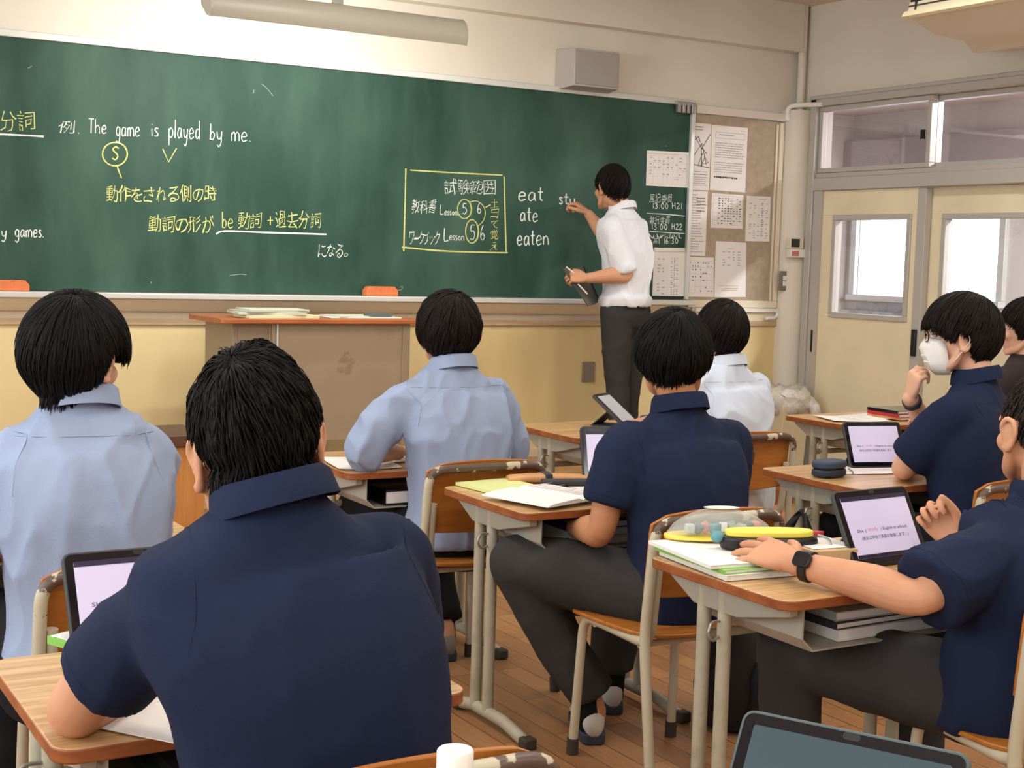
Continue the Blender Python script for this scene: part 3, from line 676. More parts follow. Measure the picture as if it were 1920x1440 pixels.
nbk = MB().prism(rrect(.13, .07, .004, 2), 0, .012).build('notebook', M['slate'], None, bevel=.002); nbk.location = (bx.x + .06, LYY - .12, zt + .0115); nbk.rotation_euler = (0, 0, .1); tag(nbk, 'small slate notebook on top of the right lectern handouts', 'notebook')
# wooden cabinet seen between the two left students
wx = aty(351, 805, -1.7)
wc = empty('wooden_stand', (1.53, -1.62, 0), 'orange wooden side stand with dark top behind the left student', 'stand')
MB().box(-.24, .2, -.15, .15, .0, .60).build('body', mat('orange_board', (206, 144, 78), .5, col2=(190, 124, 62), vscale=4, stretch=(12, 12, 1)), wc, bevel=.003)
MB().box(-.26, .215, -.17, .17, .6005, .645).build('top', mat('dark_brown_top', (96, 66, 50), .4), wc, bevel=.004)
# bin with a plastic bag by the door
bn = empty('waste_bin', (6.0, -.27, 0), 'cream waste bin with crumpled clear bag in the corner by the door', 'bin')
MB().lathe([(.12, .001), (.125, .02), (.15, .46), (.158, .47), (.158, .50), (.148, .50), (.14, .44), (.115, .02)], n=4, M=Matrix.Rotation(PI / 4, 3, 'Z')).build('bin_body', mat('cream_bin', (222, 208, 178), .5), bn, smooth=30, bevel=.006)
bag = MB(); rr = random.Random(3); rings = []
for i in range(9):
    t = i / 8; rad = .125 + .03 * math.sin(t * PI) ** .7 - .08 * max(0, t - .6); z = .44 + .19 * t if i < 8 else .60
    rings.append([(rad * (1 + rr.uniform(-.06, .06)) * math.cos(2 * PI * j / 22), rad * (1 + rr.uniform(-.06, .06)) * math.sin(2 * PI * j / 22), z + rr.uniform(-.02, .02)) for j in range(22)])
bag.loft(rings)
bag.tube([(.09, -.05, .53), (.12, -.09, .50), (.135, -.12, .475), (.14, -.125, .44)], [.045, .05, .04, .042], 10)
bag.build('bin_bag', mat('crumpled_grey_plastic', (226, 222, 214), .4, col2=(200, 196, 186), vscale=22, thr=(.4, .6)), bn, smooth=180)
# ------------------------------------------------------------------ school desks and chairs
def wood_top():
    m = bpy.data.materials.new('desk_laminate'); m.use_nodes = True; nt = m.node_tree; b = nt.nodes['Principled BSDF']
    tc = nt.nodes.new('ShaderNodeTexCoord'); mp = nt.nodes.new('ShaderNodeMapping'); mp.inputs['Scale'].default_value = (1.2, 18, 1)
    nt.links.new(tc.outputs['Object'], mp.inputs[0])
    n = nt.nodes.new('ShaderNodeTexNoise'); n.inputs['Scale'].default_value = 3; n.inputs['Detail'].default_value = 5; n.inputs['Distortion'].default_value = .6; nt.links.new(mp.outputs[0], n.inputs['Vector'])
    cr = nt.nodes.new('ShaderNodeValToRGB'); cr.color_ramp.elements[0].position = .36; cr.color_ramp.elements[1].position = .62
    cr.color_ramp.elements[0].color = rgb(178, 136, 88); cr.color_ramp.elements[1].color = rgb(212, 174, 124)
    nt.links.new(n.outputs['Fac'], cr.inputs[0]); nt.links.new(cr.outputs[0], b.inputs['Base Color']); b.inputs['Roughness'].default_value = .28
    return m
M['dtop'] = wood_top(); M['dedge'] = mat('desk_edge', (160, 92, 48), .4, col2=(128, 66, 32), vscale=9, stretch=(2, 2, 8))
M['dsteel'] = mat('grey_desk_paint', (178, 172, 152), .42, col2=(150, 144, 124), vscale=14, thr=(.2, .5))
M['tray'] = mat('grey_tray_paint', (164, 160, 146), .45)
M['rubber'] = mat('dark_rubber', (58, 50, 46), .7)
M['ply'] = mat('orange_plywood', (184, 116, 46), .38, col2=(158, 92, 32), vscale=3, stretch=(2, 10, 14))
M['plydark'] = mat('plywood_edge', (120, 66, 34), .5)
def chipped():
    m = bpy.data.materials.new('chipped_chair_paint'); m.use_nodes = True; nt = m.node_tree; b = nt.nodes['Principled BSDF']
    tc = nt.nodes.new('ShaderNodeTexCoord'); sx = nt.nodes.new('ShaderNodeSeparateXYZ'); nt.links.new(tc.outputs['Object'], sx.inputs[0])
    n = nt.nodes.new('ShaderNodeTexNoise'); n.inputs['Scale'].default_value = 26; n.inputs['Detail'].default_value = 6; nt.links.new(tc.outputs['Object'], n.inputs['Vector'])
    mr = nt.nodes.new('ShaderNodeMapRange'); mr.inputs['From Min'].default_value = .60; mr.inputs['From Max'].default_value = .70; mr.inputs['To Min'].default_value = -.25; mr.inputs['To Max'].default_value = .12
    nt.links.new(sx.outputs['Z'], mr.inputs[0])
    ad = nt.nodes.new('ShaderNodeMath'); nt.links.new(n.outputs['Fac'], ad.inputs[0]); nt.links.new(mr.outputs[0], ad.inputs[1])
    cr = nt.nodes.new('ShaderNodeValToRGB'); cr.color_ramp.elements[0].position = .54; cr.color_ramp.elements[1].position = .57
    cr.color_ramp.elements[0].color = rgb(190, 180, 156); cr.color_ramp.elements[1].color = rgb(88, 68, 56)
    nt.links.new(ad.outputs[0], cr.inputs[0]); nt.links.new(cr.outputs[0], b.inputs['Base Color']); b.inputs['Roughness'].default_value = .4
    return m
M['chip'] = chipped()
DW, DD, DH = .640, .485, .67
def make_desk():
    t = empty('school_desk', (0, 0, 0), 'x', 'desk', 'student desks in rows')
    top = MB(); top.prism(rrect(DW, DD, .035, 5), DH - .024, DH - .0015, side=1); top.cur = 0
    top.build('tabletop', [M['dtop'], M['dedge']], t, bevel=.003)
    tr = MB(); W = DW / 2 - .075; zb = .545; zt_ = DH - .026
    U = [(-W, zt_), (-W, zb + .03), (-W + .03, zb), (W - .03, zb), (W, zb + .03), (W, zt_), (W - .004, zt_), (W - .004, zb + .03), (W - .032, zb + .004), (-W + .032, zb + .004), (-W + .004, zb + .03), (-W + .004, zt_)]
    tr.prism(U, -DD / 2 + .03, DD / 2 - .10, PY); tr.box(-W + .002, W - .002, DD / 2 - .104, DD / 2 - .10, zb + .01, zt_)
    tr.build('book_tray', M['tray'], t, smooth=40, fixn=True)
    for sx in (-1, 1):
        x = sx * (DW / 2 - .052)
        br = MB(); br.prism([(-.21, DH - .026), (.20, DH - .026), (.20, DH - .04), (.11, DH - .085), (-.04, DH - .085), (-.21, DH - .045)], x - .012, x + .012, Matrix(((0, 0, 1, 0), (1, 0, 0, 0), (0, 1, 0, 0), (0, 0, 0, 1))))
        br.build('bracket', M['tray'], t, fixn=True, bevel=.002)
        for yy in (.085, .012):
            MB().tube([(x, yy, .036), (x, yy, DH - .03)], .0165, 12).build('leg', M['dsteel'], t, smooth=60)
        ft = MB(); ft.tube([(x, -.205, .018), (x, -.17, .022), (x, -.08, .038), (x, .10, .038), (x, .16, .024), (x, .185, .02)], [.014, .0165, .0165, .0165, .0165, .014], 10, flat=1.15)
        f_ = ft.build('foot', M['dsteel'], t, smooth=60)
        MB().box(x - .02, x + .02, -.235, -.195, .001, .034).build('foot_cap', M['rubber'], f_, bevel=.006)
        MB().box(x - .019, x + .019, .165, .20, .001, .034).build('foot_cap', M['rubber'], f_, bevel=.006)
    MB().tube([(-DW / 2 + .052, .085, .515), (DW / 2 - .052, .085, .515)], .012, 10).build('crossbar', M['dsteel'], t, smooth=60)
    hk = MB(); hk.tube(fillet([(-DW / 2 + .04, .012, .565), (-DW / 2 + .005, .0, .57), (-DW / 2 - .008, -.004, .545), (-DW / 2 + .01, .0, .525), (-DW / 2 + .036, .012, .53)], .012), .0035, 8); hk.build('bag_hook', M['steel'], t, smooth=60)
    return t
desk0 = make_desk()
def desk(x, y, label, rz=0.0, _n=[0]):
    _n[0] += 1
    if _n[0] == 1: desk0.location = (x, y, 0); desk0.rotation_euler = (0, 0, rz); desk0['label'] = label; return desk0
    return dup(desk0, (x, y, 0), rz, label)
def make_chair():
    t = empty('school_chair', (0, 0, 0), 'x', 'chair', 'student chairs')
    h = MB(); hoop = fillet([(-.230, -.268, .012), (-.207, -.18, .42), (-.202, -.205, .714), (.202, -.205, .714), (.207, -.18, .42), (.230, -.268, .012)], .055, 7)
    h.tube(hoop, .0135, 12); h.build('back_hoop', M['chip'], t, smooth=60)
    for sx in (-1, 1):
        s = MB(); s.tube(fillet([(sx * .180, -.192, .61), (sx * .180, -.168, .395), (sx * .158, .165, .392), (sx * .168, .185, .012)], .055, 7), .0128, 12)
        o_ = s.build('side_frame', M['chip'], t, smooth=60)
        MB().tube([(sx * .168, .185, .001), (sx * .168, .1845, .045)], .0165, 12).build('leg_cap', M['rubber'], o_, smooth=60)
        MB().tube([(sx * .230, -.268, .001), (sx * .229, -.264, .045)], .0165, 12).build('leg_cap', M['rubber'], o_, smooth=60)
    MB().tube([(-.168, .10, .385), (.168, .10, .385)], .009, 8).build('stretcher', M['chip'], t, smooth=60)
    MB().tube([(-.178, -.12, .385), (.178, -.12, .385)], .009, 8).build('stretcher', M['chip'], t, smooth=60)
    # curved plywood seat
    st = MB(); n = 14; rings = []
    for i in range(n + 1):
        u = i / n; y = -.165 + .36 * u
        hw_ = .188 * (1 - .25 * max(0, (.25 - u) / .25) ** 2) * (1 - .06 * max(0, (u - .8) / .2) ** 2)
        zc = .414 + .004 * math.cos(u * PI * 1.3) - .006 * max(0, (u - .85) / .15)
        top_ = [(hw_ * v, y, zc - .008 * (1 - v * v)) for v in np.linspace(-1, 1, 11)]
        bot_ = [(p[0], p[1], p[2] - .011) for p in reversed(top_)]
        rings.append(top_ + bot_)
    st.loft(rings); st.build('seat', M['ply'], t, smooth=50, bevel=.003, fixn=True)
    bk = MB(); rings = []
    for i in range(11):
        u = i / 10; z = .515 + .213 * u
        hw_ = .200 - .05 * max(0, (u - .88) / .12) ** 2 - .03 * max(0, (.12 - u) / .12) ** 2
        fr_ = [(hw_ * v, -.166 - .021 * u + .006 * (1 - v * v), z + (.006 * (1 - v * v) if u > .5 else -.01 * (1 - v * v))) for v in np.linspace(-1, 1, 13)]
        bk_ = [(p[0], p[1] + .011, p[2]) for p in reversed(fr_)]
        rings.append(fr_ + bk_)
    bk.loft(rings); o_ = bk.build('backrest', M['ply'], t, smooth=50, bevel=.003, fixn=True)
    return t
chair0 = make_chair()
def chair(x, y, label, rz=0.0, sticker=False, _n=[0]):
    _n[0] += 1
    if _n[0] == 1: c = chair0; c.location = (x, y, 0); c.rotation_euler = (0, 0, rz); c['label'] = label
    else: c = dup(chair0, (x, y, 0), rz, label)
    if sticker:
        s = MB(); s.add([(-.03, -.1715, .605), (.035, -.1715, .607), (.035, -.1765, .655), (-.03, -.1765, .653)], [(0, 1, 2, 3)])
        b_ = [k for k in c.children if k.name.startswith('backrest')][0]
        s.build('sticker', mat('worn_dark_sticker', (92, 62, 30), .6), c)
    return c
# desks (centre of each) and chairs
D = {}
D['A'] = desk(2.262, -3.575, 'centre desk with open white notebook and tan leather pencil case')
D['B'] = desk(2.25, -4.64, 'desk with clear pouch and yellow case under the wrist of the student with a watch')
D['P3'] = desk(2.105, -2.77, 'desk before the lectern under the rolled sleeve of the pale blue shirted student')
D['P4'] = desk(3.295, -2.24, 'desk nearest the standing teacher with a tilted grey tablet on it')
D['D'] = desk(3.47, -3.60, 'desk with navy zip case beside the masked student near the doors')
D['E'] = desk(4.72, -2.30, 'rearmost desk by the doors with red and black folders on it')
D['P2'] = desk(.742, -4.885, 'light wood desk under the arm of the large navy student in front')
D['P1'] = desk(.738, -3.52, 'desk before the pale blue shirted student at the left, only its right corner showing')
C = {}
C['P5'] = chair(2.255, -4.06, 'chair of the navy student at the centre, behind the clear pouch')
C['P3'] = chair(2.12, -3.10, 'chair with chipped rail of the pale blue shirted student before the lectern')
C['P4'] = chair(3.44, -2.78, 'chair of the white shirted student, dark sticker on its backrest', sticker=True)
C['P7'] = chair(3.49, -3.99, 'chair of the masked student at the right edge, chipped cream rail and dark sticker', sticker=True)
C['P9'] = chair(2.43, -5.10, 'chair of the student with the watch, only its upright showing at the right edge', rz=-.15)
C['P2'] = chair(.758, -5.337, 'chair behind the large navy student in front, dark rail at the bottom edge')
C['P1'] = chair(.785, -4.08, 'chair of the pale blue shirted student at the left, seen behind the tablet')
C['P8'] = chair(4.62, -2.98, 'chair of the dark shirted person at the right edge')
# ------------------------------------------------------------------ people: builders
V = Vector
def skin_mat(name, a, b):
    m = mat(name, a, .55, col2=b, vscale=9, thr=(.2, .7), bump=.04, bscale=500, spec=.35); 
    p = m.node_tree.nodes['Principled BSDF']; p.inputs['Subsurface Weight'].default_value = .08; p.inputs['Subsurface Radius'].default_value = (.01, .004, .002); p.inputs['Subsurface Scale'].default_value = .4
    return m
M['skin'] = skin_mat('warm_skin', (208, 156, 122), (192, 136, 104)); M['skin2'] = skin_mat('pale_skin', (224, 178, 150), (212, 158, 132)); M['skin3'] = skin_mat('tan_skin', (194, 138, 100), (178, 120, 84))
def cloth(name, c, var=.12, sc=420, bump=.25, rough=.85):
    m = mat(name, c, rough, var=var, vscale=5, bump=bump, bscale=sc, spec=.2)
    return m
M['navy'] = cloth('navy_polo_knit', (27, 37, 65)); M['blue'] = cloth('pale_blue_shirt', (152, 166, 194), .06); M['wshirt'] = cloth('white_shirt', (226, 228, 234), .03)
M['wblue'] = cloth('white_blue_shirt', (210, 220, 236), .04); M['trous'] = cloth('charcoal_trousers', (60, 58, 57), .15); M['trousb'] = cloth('black_trousers', (28, 28, 32), .15); M['darkshirt'] = cloth('dark_brown_shirt', (52, 44, 46), .15)
M['hair'] = mat('black_hair', (13, 11, 10), .62, spec=.16); M['hairb'] = mat('dark_brown_hair', (21, 14, 12), .6, spec=.18); M['scalp'] = mat('hair_roots', (12, 10, 10), .8, spec=.1)
M['stub'] = mat('short_cropped_hair', (34, 28, 26), .8, col2=(64, 50, 44), vscale=260, thr=(.4, .6), spec=.2)
M['eyew'] = mat('eye_white', (226, 222, 216), .25); M['iris'] = mat('dark_iris', (24, 16, 12), .2); M['lip'] = mat('lip', (178, 104, 90), .5); M['shoew'] = mat('white_canvas_shoe', (196, 190, 184), .7); M['shoeg'] = mat('grey_canvas_shoe', (132, 124, 114), .8); M['sole'] = mat('dark_blue_sole', (44, 54, 72), .6); M['sock'] = cloth('dark_sock', (22, 22, 26))

def remeshed(mb, voxel, it=3, lam=.5):
    me = mb.mesh('tmp'); bm = bmesh.new(); bm.from_mesh(me); bmesh.ops.recalc_face_normals(bm, faces=bm.faces[:]); bm.to_mesh(me); bm.free()
    o = bpy.data.objects.new('tmp', me); COL.objects.link(o)
    r = o.modifiers.new('r', 'REMESH'); r.mode = 'VOXEL'; r.voxel_size = voxel
    dg = bpy.context.evaluated_depsgraph_get(); m2 = bpy.data.meshes.new_from_object(o.evaluated_get(dg))
    bpy.data.objects.remove(o); bpy.data.meshes.remove(me)
    smooth_mesh(m2, it, lam); return m2
def getco(me):
    a = np.empty(len(me.vertices) * 3); me.vertices.foreach_get('co', a); return a.reshape(-1, 3)
def smooth_mesh(me, it, lam=.5):
    if it <= 0: return
    c = getco(me); e = np.empty(len(me.edges) * 2, int); me.edges.foreach_get('vertices', e); e = e.reshape(-1, 2)
    deg = np.bincount(e.ravel(), minlength=len(c)).reshape(-1, 1).astype(float); deg[deg == 0] = 1
    for k in range(it):
        s = np.zeros_like(c)
        for a in range(3):
            s[:, a] = np.bincount(e[:, 0], c[e[:, 1], a], len(c)) + np.bincount(e[:, 1], c[e[:, 0], a], len(c))
        c += lam * (s / deg - c)
    me.vertices.foreach_set('co', c.ravel()); me.update()
def normals(me):
    a = np.empty(len(me.vertices) * 3); me.vertex_normals.foreach_get('vector', a); return a.reshape(-1, 3)
def folds(me, amp, scale=(5, 5, 3), seed=0, ridge=True, mask=None, rot=None):
    """cloth folds: ridged noise pushed along the normals"""
    c = getco(me); n = normals(me); off = V((seed * 7.3, seed * 3.1, seed * 1.7))
    for i in range(len(c)):
        p = V(c[i]); q = V((p.x * scale[0], p.y * scale[1], p.z * scale[2])) + off
        if rot is not None: q = rot @ q
        w = noise.noise_vector(q * .5) * .8
        v = noise.noise(q + w)
        v = max(0.0, 1 - abs(v) * 2.4) ** 2.4 * 1.15 - .25 if ridge else v
        v += .30 * noise.noise(q * 2.3 + w)
        a = amp if mask is None else amp * mask(p)
        c[i] += n[i] * (a * v)
    me.vertices.foreach_set('co', c.ravel()); me.update()
def limb(mb, pts, rads, n=16, k=5, flat=1.0, up=None, dome=True):
    P = catmull(pts, k); R = catmull([(r, 0, 0) for r in rads], k); R = [max(.001, r[0]) for r in R]
    P = [V(p) for p in P]
    if dome:
        d0 = (P[0] - P[1]).normalized(); d1 = (P[-1] - P[-2]).normalized()
        P = [P[0] + d0 * R[0] * .85, P[0] + d0 * R[0] * .5] + P + [P[-1] + d1 * R[-1] * .5, P[-1] + d1 * R[-1] * .85]
        R = [R[0] * .45, R[0] * .86] + R + [R[-1] * .86, R[-1] * .45]
    mb.tube(P, R, n, flat=flat, up=up); return mb
def sleeve(mb, pts, rads, n=20, k=5, inner=.84, depth=.05, flat=1.0, up=None):
    """cloth tube, closed dome at the start, hollow open end"""
    P = [V(p) for p in catmull(pts, k)]; R = [max(.001, r[0]) for r in catmull([(r, 0, 0) for r in rads], k)]
    d0 = (P[0] - P[1]).normalized(); d1 = (P[-1] - P[-2]).normalized()
    P = [P[0] + d0 * R[0] * .8, P[0] + d0 * R[0] * .5] + P; R = [R[0] * .45, R[0] * .86] + R
    e, r = P[-1], R[-1]
    P += [e + d1 * .003, e - d1 * .0015, e - d1 * depth]; R += [r * .94, r * inner, r * inner * .9]
    mb.tube(P, R, n, flat=flat, up=up); return mb
def sring(c, wx, wy, right, fwd, ex=2.4, n=28):
    out = []
    for j in range(n):
        a = 2 * PI * j / n; ca, sa = math.cos(a), math.sin(a)
        u = math.copysign(abs(ca) ** (2 / ex), ca); v = math.copysign(abs(sa) ** (2 / ex), sa)
        out.append(c + right * (wx * u) + fwd * (wy * v))
    return out
def frame(yaw=0, pitch=0, roll=0):
    """columns right, forward, up of something that faces +y, turned left by yaw, nodding down by pitch, tilting by roll"""
    return Matrix.Rotation(yaw, 3, 'Z') @ Matrix.Rotation(-pitch, 3, 'X') @ Matrix.Rotation(roll, 3, 'Y')

def hand(mb, wrist, d, back, side, curl=(.4, .45, .5, .55), thumb=(.5, .4), s=1.0, spread=.10, thumb_out=.75):
    d = V(d).normalized(); nb = V(back); nb = (nb - d * nb.dot(d)).normalized(); T = nb.cross(d) * (1 if side > 0 else -1); w = V(wrist)
    rings = []
    for t, hw_, hh in ((-.012, .024, .019), (.01, .026, .019), (.03, .035, .0175), (.055, .041, .015), (.078, .043, .0135), (.09, .040, .011), (.096, .034, .008)):
        rings.append(sring(w + d * t * s, hw_ * s, hh * s, T, nb, 2.3, 18))
    mb.loft(rings)
    for i, (o, L_, r) in enumerate(((.0315, .070, .0086), (.0108, .078, .0088), (-.0104, .072, .0084), (-.0305, .057, .0075))):
        base = w + (d * (.086 if i in (1, 2) else .080) + T * o) * s; ang = (1.5 - i) * spread; c = curl[i]
        dirv = (d * math.cos(ang) + T * math.sin(ang)).normalized(); n_ = nb.copy(); P = [base - dirv * .02 * s, base]
        for seg, kk in ((.45, .9), (.30, 1.1), (.25, .75)):
            a = c * kk; dirv, n_ = dirv * math.cos(a) - n_ * math.sin(a), n_ * math.cos(a) + dirv * math.sin(a)
            P.append(P[-1] + dirv * L_ * seg * s)
        limb(mb, P, [r * 1.0 * s, r * 1.05 * s, r * s, r * .92 * s, r * .74 * s], 12, 3)
    b = w + (d * .022 + T * .026 - nb * .004) * s
    td = (T * thumb_out + d * .75 - nb * .25).normalized(); P = [b - td * .01 * s, b + td * .03 * s]
    ax = nb
    for L_, a in ((.033, thumb[0]), (.026, thumb[1])):
        td = (td * math.cos(a) + (d * .75 - T * .5 - nb * .45).normalized() * math.sin(a)).normalized(); P.append(P[-1] + td * L_ * s)
    limb(mb, P, [.0125 * s, .0125 * s, .0105 * s, .0082 * s], 12, 3)

def head_parts(mb, c, F, s=1.0, ears=True):
    """skull, jaw, nose, lips, ears; c = between the ears, F = head frame"""
    def p(x, y, z): return V(c) + F @ V((x, y, z)) * s
    def bl(x, y, z, rx, ry, rz, M_=None): mb.ball(p(x, y, z), rx * s, ry * s, rz * s, 24, 16, M=(F @ M_) if M_ else F)
    bl(0, -.008, .028, .074, .096, .088)
    bl(0, .012, -.012, .068, .078, .085)
    bl(0, .040, -.030, .057, .056, .078)
    bl(0, .048, -.068, .046, .040, .040)
    bl(0, .064, -.092, .024, .024, .020)
    for sx in (-1, 1):
        bl(sx * .036, .066, -.022, .026, .026, .026)          # cheek
        limb(mb, [p(sx * .010, .087, .030), p(sx * .032, .085, .036), p(sx * .054, .068, .026)], [.007 * s, .009 * s, .006 * s], 8, 3)   # brow ridge
        limb(mb, [p(sx * .066, .0, -.035), p(sx * .056, .03, -.078), p(sx * .02, .072, -.100)], [.014 * s, .015 * s, .014 * s], 10, 4)   # jaw line
        bl(sx * .010, .096, -.026, .009, .011, .008)
    limb(mb, [p(0, .088, .030), p(0, .098, .006), p(0, .110, -.018), p(0, .101, -.030)], [.0085 * s, .0095 * s, .012 * s, .008 * s], 12, 4)
    limb(mb, [p(-.022, .084, -.054), p(0, .096, -.051), p(.022, .084, -.054)], [.0045 * s, .007 * s, .0045 * s], 8, 4)
    limb(mb, [p(-.019, .083, -.062), p(0, .093, -.064), p(.019, .083, -.062)], [.0045 * s, .0075 * s, .0045 * s], 8, 4)
    if ears:
        for sx in (-1, 1):
            E = Matrix.Rotation(sx * -.48, 3, 'Z') @ Matrix.Rotation(.15, 3, 'X')
            def q(u, v, o=0): return p(sx * .072, -.006, -.006) + F @ (E @ V((sx * (.010 + o), u, v))) * s
            bl(sx * .078, -.008, -.006, .008, .017, .028, E)
            limb(mb, [q(.012, -.004), q(.016, .016, .004), q(.004, .033, .008), q(-.016, .030, .012), q(-.024, .010, .012), q(-.019, -.012, .008), q(-.006, -.030, .003), q(.007, -.028)], [.0045 * s, .0055 * s, .006 * s, .006 * s, .006 * s, .0055 * s, .008 * s, .006 * s], 10, 4)
def env_r(dx, dy, dz, st):
    """distance of the hair surface from the head centre along a direction in head axes"""
    rx, ry, rz = st.get('r', (.098, .120, .128)); oy, oz = st.get('o', (-.008, .018))
    a = (dx / rx) ** 2 + (dy / ry) ** 2 + (dz / rz) ** 2; b = -(dy * oy / ry ** 2 + dz * oz / rz ** 2); cc = (oy / ry) ** 2 + (oz / rz) ** 2 - 1
    r = (-b + math.sqrt(max(0, b * b - a * cc))) / a
    return r
def hem_z(az, st):
    """lowest height of the hair by direction round the head: 0 front, pi back"""
    H = st.get('hem', ((0, .030), (.7, .028), (1.05, -.005), (1.35, -.030), (1.7, -.020), (2.0, -.075), (2.6, -.095), (PI, -.100)))
    a = abs(az)
    for (a0, h0), (a1, h1) in zip(H, H[1:]):
        if a <= a1:
            t = (a - a0) / max(1e-6, a1 - a0); t = t * t * (3 - 2 * t); return h0 + (h1 - h0) * t
    return H[-1][1]
def hair_pt(d, st, lift=0.0):
    r = env_r(d.x, d.y, d.z, st)
    if d.z < 0 and d.y < .05:                                # hair runs on down the back of the neck
        nx, ny = st.get('neckr', (.068, .090)); r = max(r, min(.20, 1 / math.sqrt((d.x / nx) ** 2 + (d.y / ny) ** 2 + 1e-4)))
    z = d.z * r; nz = st.get('nape', .55); bu = st.get('bulge', -.02); x, y = d.x * r, d.y * r
    if z < bu and d.y < .05:                                 # and draws in below its widest part
        nx, ny = st.get('neckr', (.068, .090)); t = min(1.0, (bu - z) / .08)
        k = 1 - nz * .42 * t * t; k2 = 1 - st.get('napey', nz * .30) * t * t; q = math.sqrt((x * k / nx) ** 2 + (y * k2 / ny) ** 2)
        if q > 1 or z > -.02: x, y = x * k, y * k2
        else:
            g_ = math.sqrt((x / nx) ** 2 + (y / ny) ** 2)
            if g_ > 1: x, y = x / g_, y / g_
    return V((x, y, z)) + d * lift
def make_hair(parent, org, c, F, st, m, seed=1, n=1500):
    R = random.Random(seed); s = st.get('s', 1.0); tilt = st.get('whorl', (.45, .12))
    W = Matrix.Rotation(tilt[0], 3, 'X') @ Matrix.Rotation(tilt[1], 3, 'Y')
    def wp(v): return V(c) + F @ (v * s) - V(org)
    cap = MB(); NU, NV = 48, 26; rings = []
    for i in range(NV):
        ring = []
        for j in range(NU):
            az = 2 * PI * j / NU - PI; u = i / (NV - 1)
            th1 = PI * .5
            # find angle from the top where the hem is met
            lo, hi = .05, 2.98
            for _ in range(18):
                mid = (lo + hi) / 2; d = V((math.sin(mid) * math.sin(az), math.sin(mid) * math.cos(az), math.cos(mid)))
                if hair_pt(d, st).z > hem_z(az, st) + .008: lo = mid
                else: hi = mid
            th = .02 + (lo - .02) * u; d = V((math.sin(th) * math.sin(az), math.sin(th) * math.cos(az), math.cos(th)))
            ring.append(wp(hair_pt(d, st, st.get('cap', -.012))))
        rings.append(ring)
    inner = [[(V(p) - wp(V((0, 0, 0)))) * .80 + wp(V((0, 0, 0))) for p in r] for r in rings]
    cap.loft(rings + inner[::-1], True)
    cap_o = None
    hb = cap
    hb.cur = 1
    made = 0; tries = 0
    jit = st.get('jit', .006); clump = st.get('clump', 0.0); wid = st.get('w', .0024)
    while made < n and tries < n * 6:
        tries += 1
        az = R.uniform(-PI, PI); th0 = .03 + 2.2 * R.random() ** 1.1 if R.random() < .75 else R.uniform(.02, .5)
        dl = V((math.sin(th0) * math.sin(az), math.sin(th0) * math.cos(az), math.cos(th0)))
        d = W @ dl
        pz = hair_pt(d, st); az_h = math.atan2(d.x, d.y)
        if pz.z < hem_z(az_h, st) + .012: continue
        lift0 = R.uniform(-.008, jit * .6); P = []; L = st.get('len', .11) * R.uniform(.6, 1.15)
        tw = R.gauss(0, .10) + clump * math.sin(az * 7 + seed) * .25 + st.get('comb', 0.0); th = th0; a_ = az; walked = 0; prev = None; ok = True
        hemj = R.gauss(0, st.get('hemj', .006)); wavy = R.uniform(-1, 1) * st.get('wave', 0)
        for k in range(24):
            d = W @ V((math.sin(th) * math.sin(a_), math.sin(th) * math.cos(a_), math.cos(th)))
            f_ = walked / L
            lift = lift0 + st.get('puff', 0) * math.sin(min(1, f_) * PI) * R.uniform(.6, 1) + jit * .5 * f_ * (1 if lift0 > 0 else -1) + (st.get('tip', 0) * max(0, f_ - .7) * R.random())
            if clump: lift += clump * .010 * noise.noise(V((a_ * 3.2, th * 3.0, seed)))
            q = hair_pt(d, st, lift)
            az_h = math.atan2(d.x, d.y)
            if q.z < hem_z(az_h, st) + hemj and len(P) >= 2: break
            if prev is not None: walked += (q - prev).length
            prev = q; P.append(q)
            if walked > L: break
            th += .115; a_ += tw * .10 / max(.25, math.sin(th)) + wavy * .02
            if th > 2.95: break
        if len(P) < 3: continue
        m_ = len(P); rad = [wid * s * R.uniform(.7, 1.2) * (.55 + .45 * math.sin(PI * min(1, (i + .6) / m_ * 1.0))) * (1 if i < m_ - 1 else .25) for i in range(m_)]
        hb.tube([wp(p) for p in P], rad, 4, flat=.55, up=F @ P[0].normalized()); made += 1
    return hb.build(st.get('name', 'hair'), [M['scalp'], m], parent, smooth=180)

def collar(parent, org, base, F, rn, m, h=.045, fold=.045, out=.022, open_=.35, back=.0, name='collar', th=.0035):
    """shirt collar: a stand round the neck that folds down, open at the front"""
    mb = MB(); n = 30; rings = []
    for i in range(n + 1):
        a = PI / 2 + open_ + (2 * PI - 2 * open_) * i / n
        ca, sa = math.cos(a), math.sin(a); bk = max(0, -sa)
        prof = [(rn - .004, -.012), (rn - .002, h * .55), (rn, h * (.85 + .25 * bk)), (rn + .006, h * (.92 + .25 * bk)), (rn + out * .7, h * .5 + .01 * bk), (rn + out, h - fold - .012 * (1 - bk)), (rn + out - th * .7, h - fold - .015 * (1 - bk)), (rn + out * .55, h * .42), (rn + .003, h * .72), (rn + .001, -.012)]
        rings.append([V(base) + F @ V((r * ca, r * sa * 1.05, z)) - V(org) for r, z in prof])
    mb.loft(rings); return mb.build(name, m, parent, smooth=45, fixn=True)

